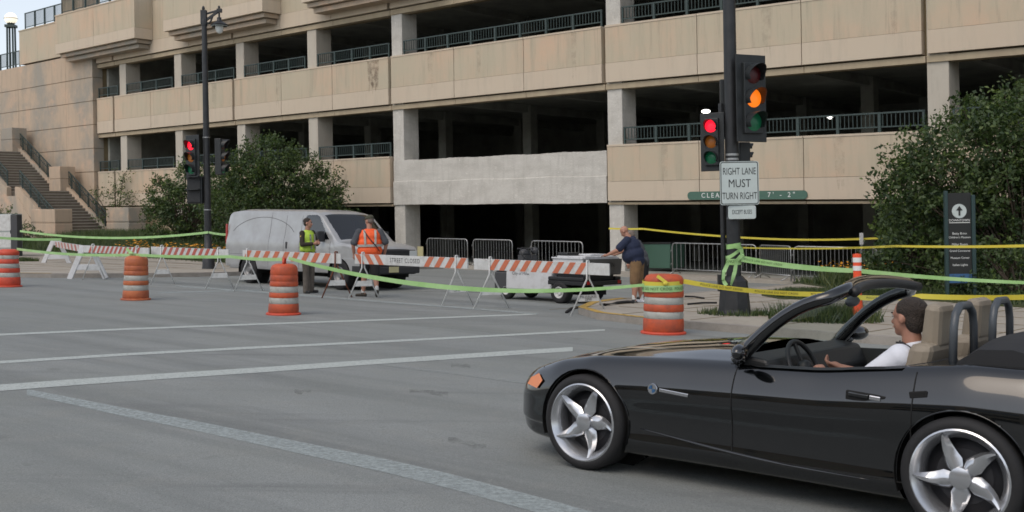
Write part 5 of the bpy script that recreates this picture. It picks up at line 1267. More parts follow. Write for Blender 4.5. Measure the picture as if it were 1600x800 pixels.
# ================================================================ THE VAN
VANG = math.atan2(-.675, .738); VX, VY = -3.72, 28.82
van = thing('cargo_van', 'silver-white cargo van parked behind the barricades beside the policeman', 'van', (VX, VY, G(VX, VY)), VANG, tilt=True)
VX0 = .86
VD = np.unique(np.concatenate([np.linspace(0, .25, 12), np.linspace(.25, 2.4, 60), np.linspace(2.4, 5.6, 50), np.linspace(5.6, 5.98, 14)]))
Zt = smooth_interp([0, .05, .15, .5, .93, 1.02, 1.70, 1.90, 2.3, 5.3, 5.8, 5.93, 5.98], [1.04, 1.10, 1.14, 1.19, 1.24, 1.28, 1.90, 1.98, 2.03, 2.05, 2.01, 1.93, 1.80], VD, .07)
Wk = smooth_interp([0, .1, .3, .7, 5.7, 5.9, 5.98], [.88, .94, .975, 1.0, 1.0, .97, .93], VD, .06)
def vprof(d):
    zt = float(np.interp(d, VD, Zt)); wk = float(np.interp(d, VD, Wk)); zb = .40 if d < 5.7 else .45
    def hw(z): return wk*float(np.interp(z, [.35, .5, .75, .80, 1.12, 1.2, 2.05], [.955, .985, 1.0, .992, .99, .965, .835]))
    r = .16 if zt > 1.5 else .09; zz_ = zt-.04-r*.6
    pts = [(0, zb), (hw(zb)*.6, zb), (hw(zb)*.96, zb), (hw(.5), zb+.06), (hw(.62), .62), (hw(.78), .775), (hw(.82), .82)]
    for t in (.25, .5, .75, 1.0):
        z = .86+(zz_-.86)*t; pts.append((hw(z), z))
    e_ = hw(zz_); pts += [(e_-r*.25, zt-.04-r*.15), (e_-r, zt-.035), (e_*.62, zt-.01), (e_*.3, zt), (0, zt)]
    return pts
wpoly = [(1.30, 1.26), (2.36, 1.23), (2.36, 1.84), (2.30, 1.88), (1.92, 1.885), (1.80, 1.84)]
def pin(d, z, poly):
    r = False; n = len(poly)
    for i in range(n):
        (x0, y0_), (x1, y1) = poly[i], poly[(i+1) % n]
        if (y0_ > z) != (y1 > z) and d < (x1-x0)*(z-y0_)/(y1-y0_)+x0: r = not r
    return r
def vcls(d, y, z, s):
    if y > .70 and pin(d, z, wpoly): return 'win'+('L' if s > 0 else 'R')
    if 1.03 < d < 1.74 and y < .80-.07*(d-1.0) and z > 1.24: return 'ws'
    if z < .62 and (d < .35): return 'bump'
    if 1.22 < d < 2.50 and y > .6 and .45 < z < 1.93: return 'door'+('L' if s > 0 else 'R')
    return 'body'
vparts = dict(body=('body', 'van_paint'), winL=('side_window', 'van_glass'), winR=('side_window', 'van_glass'), ws=('windscreen', 'van_glass'), bump=('front_bumper', 'van_trim'), doorL=('door', 'van_paint'), doorR=('door', 'van_paint'))
VAX = [(.86, .37, .44), (4.80, .37, .44)]
vo, VV = loft_body(VD, vprof, 0, VAX, vcls, vparts, van, VX0, angle=60)
def vpt(d, z, s=-1, out=.004):
    P = catmull(vprof(d), 0); i0 = np.argmax(P[:, 1] > z); q = P[i0]; q0 = P[i0-1]; t = (z-q0[1])/max(1e-6, q[1]-q0[1]); return Vector((VX0-d, s*(q0[0]+(q[0]-q0[0])*t+out), z))
for dcap, nm, mt in ((0, 'nose_panel', 'van_trim'), (5.98, 'rear_panel', 'van_paint')):
    P = catmull(vprof(dcap), 0); b = MB(); rg = [Vector((VX0-dcap, y, z)) for y, z in P]+[Vector((VX0-dcap, -y, z)) for y, z in P[::-1]]; b.add(rg, [tuple(range(len(rg)))]); b.build(nm, mt, van)
x = VX0; b = MB(); b.box((x-.0, -.80, .66), (x+.03, .80, 1.02)); gr = b.build('grille', 'van_trim', van, bevel=.015)
b = MB()
for k in range(6): b.box((x+.03, -.56, .70+k*.052), (x+.036, .56, .712+k*.052))
b.build('grille_bar', 'black_plastic', gr)
b = MB(); b.prism([Vector((x+.037, yy_, zz_)) for yy_, zz_ in [(-.17, .77), (-.15, .815), (-.05, .815), (-.05, .83), (.05, .83), (.05, .815), (.17, .815), (.15, .77), (.05, .77), (.05, .755), (-.05, .755), (-.05, .77)]], (.01, 0, 0)); b.build('emblem', 'gold', gr)
for s in (1, -1):
    b = MB(); b.box((x-.02, s*.72-.13, .84), (x+.035, s*.72+.13, 1.0)); b.build('headlight', 'lens_glass', van, bevel=.012)
    b = MB(); b.box((x-.05, s*.72-.13, .70), (x+.034, s*.72+.13, .80)); b.build('indicator', 'amber', van, bevel=.01)
    # mirrors, handles, seams
    b = MB(); b.box((VX0-1.50-.05, s*1.08-.12, 1.20), (VX0-1.50+.05, s*1.08+.12, 1.47)); b.bar((VX0-1.50, s*.93, 1.28), (VX0-1.5, s*1.02, 1.30), .06, .1); b.build('mirror', 'van_trim', van, bevel=.03)
    for d_, z_ in ((2.36, 1.08), (3.05, 1.08)):
        q = vpt(d_, z_, s); b = MB(); b.bar(q+Vector((0, 0, -.09)), q+Vector((0, 0, .09)), .05, .03, up=(0, 1, 0)); b.build('handle', 'van_trim', van, bevel=.008)
    b = MB()
    def seam(pts):
        for i in range(len(pts)-1): b.bar(pts[i], pts[i+1], .012, .003, up=(0, 1, 0))
    for d_ in (2.50, 3.86): seam([vpt(d_, z, s, .001) for z in np.linspace(.47, 1.95, 14)])
    seam([vpt(1.22, z, s, .001) for z in np.linspace(.6, 1.22, 8)]); seam([vpt(3.18, z, s, .001) for z in np.linspace(.47, 1.95, 14)])
    seam([vpt(d, .80, s, .001) for d in np.linspace(1.4, 5.7, 20)])
    b.build('seam', 'seal_line', van)
    b = MB(); pts = [vpt(4.0+1.45*t, 1.28, s, .002) for t in (0,)]
    arcp = [vpt(2.75+2.9*t, 1.30+.52*math.sin(math.pi*min(1, (1-t)*1.0))**.5 if t < 1 else 1.30, s, .002) for t in np.linspace(.02, .98, 22)]
    for i in range(len(arcp)-1): b.bar(arcp[i], arcp[i+1], .014, .004, up=(0, 1, 0))
    b.build('pressed_line', 'seal_line', van)
    b = MB(); q = vpt(5.88, 1.42, s, .0); b.box((VX0-5.985, min(q.y, q.y+s*.01)-.02, 1.05), (VX0-5.90, max(q.y, q.y+s*.01)+.005, 1.62)); b.build('tail_light', 'tail_red', van, bevel=.01)
    for d_ in (.86, 4.80):
        wheel(van, (VX0-d_, s*.86, .375), s, R_=.375, rr=.21, w_=.24, style='cap')
        b = MB(); b.lathe([(0, s*.55), (.46, s*.55)], 20, axis='y', c=(VX0-d_, 0, .37)); n = 16
        for k in range(n):
            a0, a1 = [math.radians(-10+200*q_/n) for q_ in (k, k+1)]; Pq = lambda a, y: (VX0-d_+math.cos(a)*.444, s*y, .37+math.sin(a)*.444)
            b.add([Pq(a0, .55), Pq(a1, .55), Pq(a1, .985), Pq(a0, .985)], [(0, 1, 2, 3)])
        b.build('wheel_well', 'gap_black', van)
for s in (1, -1): b = MB(); b.bar((VX0-1.05, s*.08, 1.30), (VX0-1.22, s*.62, 1.42), .018, .012, up=(1, 0, 1)); b.build('wiper', 'gap_black', van)
b = MB(); b.box((x+.02, -1.0+.1, .42), (x+.10, .9, .60)); b.build('bumper_bar', 'van_trim', van, bevel=.03)
b = MB(); b.box((x+.103, -.16, .455), (x+.112, .16, .60)); pl_ = b.build('number_plate', 'plate', van)
b = MB(); b.box((VX0-5.9, -.75, .42), (VX0-1.3, .75, .5)); b.box((VX0-4.2, -.5, .28), (VX0-2.0, .3, .45)); b.build('underbody', 'gap_black', van)
b = MB(); b.box((VX0-5.0, -.78, .6), (VX0-2.45, .78, 1.9)); b.box((VX0-2.4, -.7, .6), (VX0-1.2, .7, .9)); b.build('load_space', 'gap_black', van)
b = MB(); b.box((VX0-2.35, -.65, .9), (VX0-2.15, -.15, 1.5)); b.box((VX0-2.35, .15, .9), (VX0-2.15, .65, 1.5)); b.build('seat', 'dark_grey', van, bevel=.05)

# ================================================================ UTILITY CART
cang = math.atan2(.6471, -.7624); c0 = Vector((1.42, 24.7, 0)); c0.z = G(c0.x, c0.y)
ct = thing('utility_cart', 'small white motorised utility cart with cluttered bed and dark tailgate behind the barricade', 'cart', c0, cang, tilt=True)
b = MB(); b.box((.30, -.56, .24), (1.62, .56, .70)); b.build('body_panel', 'cart_white', ct, bevel=.03)
def cf(p): return Vector((1.0-p.x, .565, .56+p.y))
lettering('City of Milw.', .10, 'black_ink', ct, lambda p: Vector((1.18-p.x, .5625, .60+p.y)), name='lettering')
b = MB(); b.box((.22, -.50, .70), (.78, .50, .80)); b.box((.20, -.50, .8), (.30, .50, 1.02)); b.build('seat', 'black_plastic', ct, bevel=.03)
b = MB(); b.box((1.62, -.50, .22), (2.02, .50, .62)); b.prism([Vector((1.62, -.5, .62)), Vector((2.0, -.5, .62)), Vector((1.72, -.5, .86)), Vector((1.62, -.5, .86))], (0, 1.0, 0)); b.build('front_cowl', 'dark_grey', ct, bevel=.03)
b = MB(); b.tube([(1.55, .2, .7), (1.35, .2, 1.0)], .022, 8); R_ = Euler((0, math.radians(-55), 0)).to_matrix(); b.tube([Vector((1.33, .2, 1.03))+R_@Vector((.17*math.cos(a), .17*math.sin(a), 0)) for a in np.linspace(0, 6.283, 18)], .014, 6); b.build('steering_wheel', 'black_plastic', ct, smooth=True)
b = MB(); b.tube([(1.66, -.45, .8), (1.5, -.45, 1.15), (1.5, .3, 1.15)], .016, 6); b.ell((1.62, -.1, 1.04), (.12, .16, .10)); b.ell((1.5, -.3, 1.1), (.10, .08, .08)); b.box((1.45, -.35, .86), (1.7, .05, 1.0)); b.build('controls', 'dark_grey', ct, smooth=True, angle=40)
b = MB(); b.box((-.62, -.66, .72), (.20, .66, .76)); b.box((-.62, -.66, .76), (.20, -.62, .99)); b.box((-.62, .62, .76), (.20, .66, .99)); b.box((.16, -.62, .76), (.20, .62, .99)); b.box((-.62, -.68, .965), (.22, -.60, 1.0)); b.box((-.62, .60, .965), (.22, .685, 1.0)); b.build('bed', 'cart_white', ct, bevel=.008)
b = MB(); b.box((-.62, -.60, .95), (.15, .58, 1.03)); b.box((-.45, -.5, 1.03), (-.05, .15, 1.07)); b.build('bed_cover', 'cart_white', ct, bevel=.012)
b = MB(); b.box((-.12, .05, 1.035), (.16, .55, 1.10)); b.build('tool_box', 'black_plastic', ct, bevel=.02)
b = MB(); b.box((-.66, -.66, .62), (-.635, .66, .97)); b.prism([Vector((-.65, -.66, .63)), Vector((-.65, .66, .63)), Vector((-.68, .66, .97)), Vector((-.68, -.66, .97))], (-.03, 0, 0)); tg_ = b.build('tailgate', 'cart_dark', ct)
lettering('CUSHMAN', .15, 'black_ink', tg_, lambda p: Vector((-.715, -p.x, .84+p.y)), sx=1.0)
b = MB(); b.box((-.70, -.68, .40), (.32, .68, .50)); b.box((-.66, .52, .50), (.30, .70, .58)); b.box((-.66, -.70, .50), (.30, -.52, .58)); b.box((-.60, -.5, .5), (.2, .5, .7)); b.build('rear_fender', 'black_plastic', ct, bevel=.02)
b = MB(); b.box((-.55, -.30, .18), (1.9, .30, .34)); b.tube([(0, -.5, .23), (0, .5, .23)], .04, 8); b.tube([(1.65, -.4, .2), (1.65, .4, .2)], .03, 8); b.build('chassis', 'gap_black', ct)
for s in (1, -1):
    wheel(ct, (0, s*.58, .235), s, R_=.235, rr=.125, w_=.24, style='white'); wheel(ct, (1.68, s*.42, .20), s, R_=.20, rr=.10, w_=.16, style='white')
    b = MB(); b.box((-.712, s*.57-.05, .43), (-.69, s*.57+.05, .50)); b.build('tail_light', 'tail_red', ct)

# hose on the pavement corner
b = MB(); pts = [gp(x, y, .02 if x < 945 else .15) for x, y in [(885, 488), (893, 482), (905, 480), (925, 478), (945, 476), (965, 473), (980, 471.5), (990, 472)]]; b.tube(pts, .03, 6); b.build('cable', 'rubber', None, smooth=True)
tag(bpy.data.objects['cable'], 'black cable lying on the road beside the standing man in navy', 'cable')
for px, py, px2, py2 in [(1070, 463, 1100, 466), (1075, 475, 1120, 473)]:
    b = MB(); b.tube([gp(px, py, .14), gp((px+px2)/2, (py+py2)/2-1, .14), gp(px2, py2, .14)], .02, 6); o = b.build('cable', 'rubber', None, smooth=True)
    tag(o, 'short black cable end on the pavement right of the taped drum, the %s of two' % ('farther' if py == 463 else 'nearer'), 'cable')

# ================================================================ PEOPLE
def V3(*a): return Vector(a)
def mesh_union(prims, voxel, name, m, parent, sm_it=3):
    b = MB()
    for p in prims:
        if p[0] == 'c': b.cap2(Vector(p[1]), Vector(p[2]), p[3], p[4], 12)
        else: b.ell(p[1], p[2], R=(p[3] if len(p) > 3 else None))
    o = b.build(name, m, parent, fixn=False)
    r = o.modifiers.new('r', 'REMESH'); r.mode = 'VOXEL'; r.voxel_size = voxel; r.use_smooth_shade = True
    s = o.modifiers.new('s', 'SMOOTH'); s.iterations = sm_it; s.factor = .5
    return freeze(o)
def human(label, loc, ang, J, H=1.78, belly=0, cat='person', vox=.011):
    """J: joints in metres, local frame x forward y left; returns empty and prims helper"""
    return thing('person', label, cat, loc, ang)
def default_pose():
    return dict(pel=V3(0, 0, .95), chest=V3(0, 0, 1.28), neck=V3(.0, 0, 1.50), head=V3(.025, 0, 1.665), yaw=0,
                sh=[V3(0, .19, 1.43), V3(0, -.19, 1.43)], el=[V3(-.02, .25, 1.14), V3(-.02, -.25, 1.14)], wr=[V3(.05, .27, .90), V3(.05, -.27, .90)], hd=[V3(.3, 0, -1), V3(.3, 0, -1)],
                hip=[V3(0, .09, .93), V3(0, -.09, .93)], kn=[V3(.02, .10, .50), V3(.02, -.10, .50)], an=[V3(-.02, .11, .085), V3(-.02, -.11, .085)], ft=[V3(1, .12, 0), V3(1, -.12, 0)])
def body_prims(J, belly=0, legs=True, fat=1.0):
    P = []; up = (J['chest']-J['pel']).normalized(); fwd = V3(1, 0, 0)-up*up.x
    sy = (J['sh'][0]-J['sh'][1]).normalized(); R_ = Matrix((sy.cross(up).normalized() if False else fwd.normalized(), sy, up)).transposed()
    P += [('e', J['pel'], (.115*fat, .165*fat, .14), R_), ('e', J['pel'].lerp(J['chest'], .45)+fwd*belly*.5, (.11*fat+belly, .155*fat+belly*.6, .19), R_), ('e', J['chest'], (.115*fat+belly*.3, .175*fat, .20), R_), ('e', J['chest'].lerp(J['neck'], .55), (.085*fat, .165*fat, .085), R_)]
    P += [('c', J['neck']-up*.04, J['neck'].lerp(J['head'], .6), .062, .055)]
    for k in (0, 1):
        P += [('c', J['sh'][k], J['el'][k], .056*fat, .043*fat), ('c', J['el'][k], J['wr'][k], .043*fat, .028), ('e', J['sh'][k], .062*fat)]
        if legs:
            P += [('c', J['hip'][k], J['kn'][k], .092*fat, .058*fat), ('c', J['kn'][k], J['kn'][k].lerp(J['an'][k], .4)+V3(-.012, 0, 0), .056*fat, .056*fat), ('c', J['kn'][k].lerp(J['an'][k], .4)+V3(-.012, 0, 0), J['an'][k], .055*fat, .036)]
            d = J['ft'][k].normalized(); P += [('c', J['an'][k]-d*.03-V3(0, 0, .03), J['an'][k]+d*.15-V3(0, 0, .052), .038, .030)]
    return P
def head_prims(c, yaw=0, tilt=0):
    R_ = Euler((0, tilt, yaw)).to_matrix(); f = lambda v: c+R_@Vector(v)
    P = [('e', f((-.012, 0, .03)), (.098, .077, .092), R_), ('e', f((.022, 0, -.03)), (.070, .060, .080), R_), ('c', f((.085, 0, -.0)), f((.103, 0, -.028)), .010, .015), ('e', f((.055, 0, -.085)), (.032, .034, .026), R_),
         ('e', f((.075, 0, -.055)), (.020, .028, .010), R_), ('c', f((.070, -.035, .022)), f((.070, .035, .022)), .014, .014)]
    for s in (1, -1): P += [('e', f((-.005, s*.080, -.008)), (.020, .012, .032), R_)]
    return P, f, R_
def hand_prims(w_, d, side, curl=.5, palm=None):
    """wrist, direction, thumb side vector"""
    d = Vector(d).normalized(); side = Vector(side); side = (side-d*side.dot(d)).normalized(); n_ = d.cross(side); P = [('e', w_+d*.05, (.034, .034, .034)), ('c', w_, w_+d*.06+side*.0, .026, .030), ('c', w_+d*.03+side*.02, w_+d*.085+side*.025, .020, .014), ('c', w_+d*.03-side*.02, w_+d*.08-side*.026, .020, .014)]
    for k, (o_, L_) in enumerate(((.027, .068), (.009, .076), (-.010, .070), (-.028, .055))):
        a = w_+d*.085+side*o_; m_ = a+(d*math.cos(curl*.6)+n_*math.sin(curl*.6))*L_*.5; e_ = m_+(d*math.cos(curl*1.5)+n_*math.sin(curl*1.5))*L_*.5; P += [('c', a, m_, .0095, .009), ('c', m_, e_, .009, .0075)]
    a = w_+d*.03+side*.03; P += [('c', a, a+d*.035+side*.028, .013, .011), ('c', a+d*.035+side*.028, a+d*.065+side*.030+n_*.01, .011, .009)]
    return P
def clothe(parent, name, m, prims, grow, vox=.013, it=3):
    Q = []
    for p in prims:
        if p[0] == 'c': Q.append(('c', p[1], p[2], p[3]+grow, p[4]+grow))
        else:
            r = p[2] if isinstance(p[2], tuple) else (p[2],)*3; Q.append(('e', p[1], tuple(a+grow for a in r))+tuple(p[3:]))
    return mesh_union(Q, vox, name, m, parent, it)
def shoes(parent, J, m, k_only=(0, 1), lift=(0, 0)):
    for k in k_only:
        d = J['ft'][k].normalized(); a = J['an'][k]; b = MB(); base = a-V3(0, 0, .085)
        mesh_union([('c', a-d*.045-V3(0, 0, .045), a+d*.15-V3(0, 0, .048), .042, .036), ('c', a, a-V3(0, 0, .04), .045, .045), ('c', a-d*.05-V3(0, 0, .066), a+d*.165-V3(0, 0, .066), .022, .021)], .009, 'shoe', m, parent, 2)
def face_bits(o, f, R_, hairm, style='short', beard=None):
    for s in (1, -1):
        b = MB(); b.ell(f((.079, s*.031, .008)), (.008, .012, .008), R=R_, n=10, m=6); b.build('eye', 'eye_white', o, smooth=True); b = MB(); b.ell(f((.086, s*.031, .008)), (.003, .006, .006), R=R_, n=8, m=5); b.build('pupil', 'black_ink', o, smooth=True)
        b = MB(); b.bar(f((.086, s*.014, .028)), f((.080, s*.048, .028)), .010, .008); b.build('eyebrow', hairm, o)
    b = MB(); b.bar(f((.090, -.02, -.056)), f((.090, .02, -.056)), .008, .006); b.build('lips', 'tail_red' if False else 'skin', o)
def hair_cap(o, f, R_, m, back=0, low=.0, grow=.012):
    P = [('e', f((-.026, 0, .050)), (.095+grow*.5, .080+grow*.5, .083), R_), ('e', f((-.050, 0, .0)), (.060+grow*.4, .074+grow*.4, .075), R_)]
    return mesh_union(P, .010, 'hair', m, o, 2)

# --- policeman
p = gp(482, 458); J = default_pose(); sc = 1.0
o = human('policeman in lime vest and brown uniform standing with hands together by the van', p, math.atan2(-.50, .86), J)
J['el'] = [V3(.06, .27, 1.16), V3(.06, -.27, 1.16)]; J['wr'] = [V3(.27, .09, 1.20), V3(.27, -.09, 1.18)]
J['ft'] = [V3(1, .35, 0), V3(1, -.35, 0)]; J['an'] = [V3(-.02, .12, .085), V3(.03, -.13, .085)]
BP = body_prims(J, .02); HP, hf, HR = head_prims(J['head'], .35)
hands = hand_prims(J['wr'][0], (.5, -.8, .1), (0, 0, 1), .8)+hand_prims(J['wr'][1], (.5, .8, .1), (0, 0, 1), .8)
mesh_union(BP+HP+hands, .0095, 'body', 'skin', o); face_bits(o, hf, HR, 'hair'); hair_cap(o, hf, HR, 'hair')
arms = [q for k in (0, 1) for q in (('c', J['sh'][k], J['el'][k], .058, .047), ('c', J['el'][k], J['el'][k].lerp(J['wr'][k], .85), .047, .036), ('e', J['sh'][k], .062))]
torso = BP[:4]
clothe(o, 'shirt', 'brown_shirt', torso+arms, .008)
legs_ = [q for k in (0, 1) for q in (('c', J['hip'][k], J['kn'][k], .096, .068), ('c', J['kn'][k], J['an'][k]-V3(0, 0, .03), .066, .060))]
clothe(o, 'trousers', 'tan_trousers', [BP[0]]+legs_, .010)
up_ = V3(0, 0, 1); clothe(o, 'vest', 'vest_yellow', [('e', V3(0, 0, 1.05), (.150, .20, .12)), ('e', V3(0, 0, 1.16), (.155, .20, .18)), ('e', V3(0, 0, 1.30), (.140, .195, .19)), ('e', V3(0, 0, 1.42), (.09, .17, .07))], .022)
b = MB()
for z in (1.12,): b.lathe([(.0, 0)], 4)
for s in (1, -1): 
    b = MB(); b.bar(V3(.182, s*.07, 1.05), V3(.15, s*.075, 1.40), .045, .006, up=(1, 0, 0)); b.bar(V3(-.182, s*.07, 1.05), V3(-.15, s*.075, 1.40), .045, .006, up=(1, 0, 0)); b.build('reflective_strip', 'reflective', o)
b = MB(); b.lathe([(.150, .93), (.156, .955), (.156, .985), (.150, 1.0)], 24); bl_ = b.build('belt', 'black_plastic', o, smooth=True, xf=lambda p: V3(p.x*.88, p.y*1.18, p.z)); b = MB(); b.box((-.05, -.24, .82), (.07, -.17, 1.0)); b.box((-.04, .17, .86), (.08, .23, .98)); b.box((.10, -.12, .91), (.16, -.02, .99)); b.build('pouch', 'black_plastic', bl_, bevel=.015)
b = MB(); b.box((.115, .05, 1.33), (.143, .10, 1.39)); 
for k in (0, 1): b = MB(); e_ = J['sh'][k].lerp(J['el'][k], .3); b.ell(e_, (.045, .066, .05)); b.build('sleeve_patch', 'gold', o, smooth=True)
shoes(o, J, 'black_plastic')

# --- man in orange vest (seen from behind)
p = gp(579, 464); J = default_pose()
o = human('man in orange vest, dark shorts and olive cap seen from behind near the van', p, math.atan2(.97, -.20), J)
J['sh'] = [V3(0, .23, 1.43), V3(0, -.23, 1.43)]; J['el'] = [V3(-.03, .36, 1.16), V3(-.03, -.36, 1.16)]; J['wr'] = [V3(.06, .34, .93), V3(.08, -.33, .93)]
J['hip'] = [V3(0, .10, .93), V3(0, -.10, .93)]; J['kn'] = [V3(.12, .12, .51), V3(-.02, -.11, .50)]; J['an'] = [V3(.14, .15, .085), V3(-.24, -.12, .15)]; J['ft'] = [V3(.5, 1, 0), V3(1, -.05, -.45)]
BP = body_prims(J, .05, fat=1.10); HP, hf, HR = head_prims(J['head'], .75, .1)
hands = hand_prims(J['wr'][0], (.2, 0, -1), (1, 0, 0), .6)+hand_prims(J['wr'][1], (.2, 0, -1), (1, 0, 0), .6)
mesh_union(BP+HP+hands, .0095, 'body', 'skin', o); face_bits(o, hf, HR, 'grey_hair'); hair_cap(o, hf, HR, 'grey_hair')
hat = mesh_union([('e', hf((-.02, 0, .065)), (.112, .092, .072), HR), ('e', hf((.09, 0, .045)), (.07, .07, .012), HR)], .009, 'cap', 'olive_cap', o, 2)
sle = [q for k in (0, 1) for q in (('c', J['sh'][k], J['sh'][k].lerp(J['el'][k], .85), .068, .072), ('e', J['sh'][k], .070))]
clothe(o, 'shirt', 'grey_cloth', BP[:4]+sle, .008)
clothe(o, 'shorts', 'dark_cloth', [BP[0]]+[q for k in (0, 1) for q in (('c', J['hip'][k], J['hip'][k].lerp(J['kn'][k], .95), .112, .098),)], .010)
clothe(o, 'vest', 'vest_orange', [('e', V3(0, 0, 1.02), (.18, .27, .17)), ('e', V3(.0, 0, 1.18), (.18, .265, .18)), ('e', V3(0, 0, 1.32), (.155, .25, .16)), ('e', V3(0, 0, 1.42), (.105, .20, .07))], .014)
def wr_(z, rx, ry, w2=.026): 
    b = MB(); b.lathe([(1, z-w2), (1.003, z), (1, z+w2)], 36); return b.build('reflective_strip', 'reflective', o, smooth=True, xf=lambda p: V3(p.x*rx, p.y*ry, p.z))
wr_(1.13, .200, .290)
for s in (1, -1): b = MB(); b.bar(V3(-.196, s*.11, 1.16), V3(-.184, s*.115, 1.32), .045, .008, up=(1, 0, 0)); b.bar(V3(-.184, s*.115, 1.32), V3(-.12, s*.12, 1.47), .045, .008, up=(1, 0, 0)); b.build('reflective_strip', 'reflective', o)
b = MB(); b.tube([V3(-.11, .14, 1.48), V3(-.20, .03, 1.30), V3(-.205, -.12, 1.12), V3(-.18, -.20, 1.0)], .010, 6); b.build('shoulder_strap', 'dark_cloth', o, smooth=True)
mesh_union([('c', J['an'][k]+V3(0, 0, .0), J['an'][k]+V3(0, 0, .07), .044, .042) for k in (0, 1)], .010, 'sock', 'sock', o, 1); shoes(o, J, 'shoe_brown'); o.scale = (1.04,)*3

# --- man in navy polo leaning on the cart
p = gp(997, 474, .10); J = default_pose(); na = math.atan2(.42, -.90)
o = human('bald man in navy polo and khaki shorts leaning on the cart tailgate', p, na, J)
def lean(v, a, z0=.95):
    x_, z_ = v.x, v.z-z0; return V3(x_*math.cos(a)+z_*math.sin(a), v.y, z0-x_*math.sin(a)+z_*math.cos(a))
A = math.radians(20)
for k in ('chest', 'neck'): J[k] = lean(J[k], A)
J['head'] = J['neck']+V3(.10, 0, .125); J['sh'] = [lean(v, A) for v in J['sh']]
J['el'] = [J['sh'][0]+V3(.20, .10, -.22), J['sh'][1]+V3(.20, -.06, -.22)]; J['wr'] = [J['el'][0]+V3(.24, -.01, -.10), J['el'][1]+V3(.20, .02, -.10)]
J['kn'] = [V3(.03, .11, .50), V3(.02, -.10, .50)]; J['an'] = [V3(.04, .16, .085), V3(-.06, -.09, .085)]
BP = body_prims(J, .10, fat=1.30); HP, hf, HR = head_prims(J['head'], 0, math.radians(38))
hands = hand_prims(J['wr'][0], (1, 0, -.15), (0, -1, 0), .3)+hand_prims(J['wr'][1], (1, 0, -.2), (0, 1, 0), .3)
mesh_union(BP+HP+hands, .0095, 'body', 'skin', o); face_bits(o, hf, HR, 'grey_hair')
sle = [q for k in (0, 1) for q in (('c', J['sh'][k], J['sh'][k].lerp(J['el'][k], .75), .075, .075), ('e', J['sh'][k], .078))]
clothe(o, 'shirt', 'navy', BP[:4]+sle, .016); 
clothe(o, 'shorts', 'khaki', [BP[0]]+[q for k in (0, 1) for q in (('c', J['hip'][k], J['hip'][k].lerp(J['kn'][k], 1.02), .122, .100),)], .014)
mesh_union([('c', J['an'][k], J['an'][k]+V3(0, 0, .09), .042, .042) for k in (0, 1)], .010, 'sock', 'sock', o, 1); shoes(o, J, 'dark_grey', (0,)); shoes(o, J, 'white_cloth', (1,)); o.scale = (.93, .93, .93)
# --- man in grey behind him
p = gp(1002, 471, .10)+V3(.12, .45, 0); p.z = G(p.x, p.y)+.12; J = default_pose()
o = human('man in grey shirt mostly hidden behind the man in navy polo', p, na, J)
A = math.radians(24)
for k in ('chest', 'neck'): J[k] = lean(J[k], A)
J['head'] = J['neck']+V3(.10, 0, .125); J['sh'] = [lean(v, A) for v in J['sh']]; J['el'] = [J['sh'][0]+V3(-.02, .08, -.28), J['sh'][1]+V3(.1, -.06, -.26)]; J['wr'] = [J['el'][0]+V3(.12, -.01, -.20), J['el'][1]+V3(.20, .02, -.10)]
BP = body_prims(J, .05, fat=1.08); HP, hf, HR = head_prims(J['head'], 0, math.radians(30))
mesh_union(BP+HP+hand_prims(J['wr'][0], (.2, 0, -1), (1, 0, 0), .5)+hand_prims(J['wr'][1], (1, 0, -.2), (0, 1, 0), .3), .010, 'body', 'skin', o); hair_cap(o, hf, HR, 'grey_hair'); face_bits(o, hf, HR, 'hair')
clothe(o, 'shirt', 'grey_cloth', BP[:4]+[q for k in (0, 1) for q in (('c', J['sh'][k], J['sh'][k].lerp(J['el'][k], .9), .070, .070),)], .014)
clothe(o, 'trousers', 'dark_cloth', [BP[0]]+[q for k in (0, 1) for q in (('c', J['hip'][k], J['kn'][k], .108, .080), ('c', J['kn'][k], J['an'][k], .078, .06))], .010); shoes(o, J, 'black_plastic'); o.scale = (.87, .87, .87)

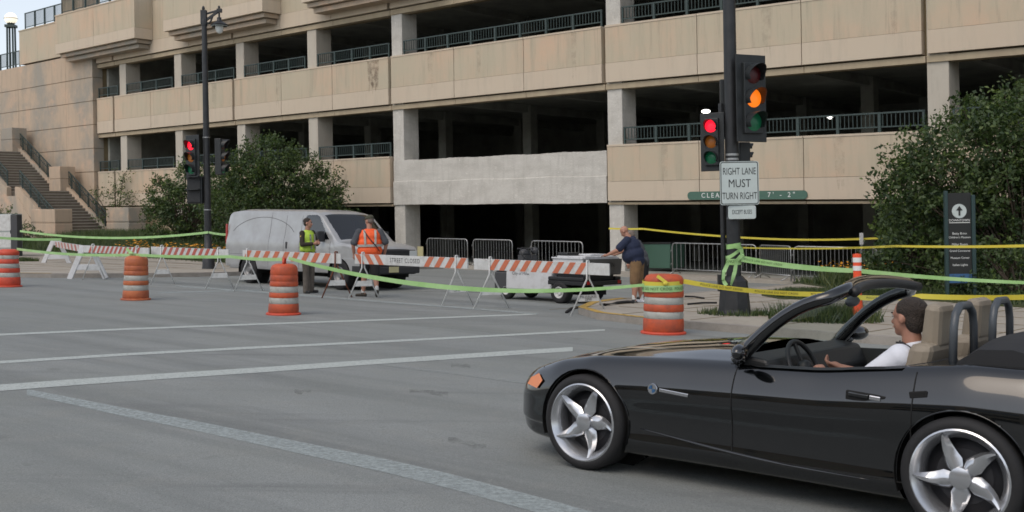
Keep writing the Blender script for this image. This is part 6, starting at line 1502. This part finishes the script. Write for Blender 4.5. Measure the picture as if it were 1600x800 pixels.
# --- driver
o = thing('person', 'dark-haired driver in white shirt seated in the black convertible', 'person', (0, 0, 0)); o.location = car.location-NRM*.05; o.rotation_euler = car.rotation_euler
dx_, dy_ = X0-2.72, .36
J = dict(pel=V3(dx_+.0, dy_, .52), chest=V3(dx_-.10, dy_, .83), neck=V3(dx_-.10, dy_, 1.02), head=V3(dx_-.055, dy_, 1.175),
         sh=[V3(dx_-.08, dy_+.19, .955), V3(dx_-.08, dy_-.19, .955)], el=[V3(dx_+.16, dy_+.22, .76), V3(dx_+.16, dy_-.20, .76)], wr=[V3(dx_+.40, dy_+.14, .82), V3(dx_+.40, dy_-.12, .82)],
         hip=[V3(dx_, dy_+.09, .50), V3(dx_, dy_-.09, .50)], kn=[V3(dx_+.42, dy_+.12, .60), V3(dx_+.42, dy_-.10, .60)], an=[V3(dx_+.78, dy_+.10, .36), V3(dx_+.78, dy_-.10, .36)], ft=[V3(1, 0, .3), V3(1, 0, .3)])
BP = body_prims(J, .02, fat=1.05); HP, hf, HR = head_prims(J['head'], -.25, .02)
mesh_union(BP+HP+hand_prims(J['wr'][0], (1, -.2, .2), (0, -1, .4), 1.1)+hand_prims(J['wr'][1], (1, .2, .2), (0, 1, .4), 1.1), .009, 'body', 'skin', o); face_bits(o, hf, HR, 'hair')
mesh_union([('e', hf((-.028, 0, .045)), (.102, .086, .085), HR), ('e', hf((-.055, 0, -.01)), (.062, .080, .085), HR)], .009, 'hair', 'hair', o, 2)
sle = [q for k in (0, 1) for q in (('c', J['sh'][k], J['el'][k], .068, .062), ('c', J['el'][k], J['el'][k].lerp(J['wr'][k], .3), .06, .055), ('e', J['sh'][k], .070))]
clothe(o, 'shirt', 'white_cloth', BP[:4]+sle, .012, .011); clothe(o, 'collar', 'white_cloth', [('e', J['neck']+V3(0, 0, -.01), (.062, .062, .03))], .012, .009, 2)
clothe(o, 'trousers', 'dark_cloth', [BP[0]]+[('c', J['hip'][k], J['kn'][k], .095, .07) for k in (0, 1)]+[('c', J['kn'][k], J['an'][k], .068, .055) for k in (0, 1)], .010); shoes(o, J, 'black_plastic')
b = MB(); b.bar(V3(dx_-.19, dy_+.22, .99), V3(dx_-.04, dy_+.10, 1.035), .045, .008); b.bar(V3(dx_-.04, dy_+.10, 1.03), V3(dx_+.06, dy_-.05, .85), .045, .008, up=(1, 0, 0)); b.build('seat_belt', 'dark_cloth', o)
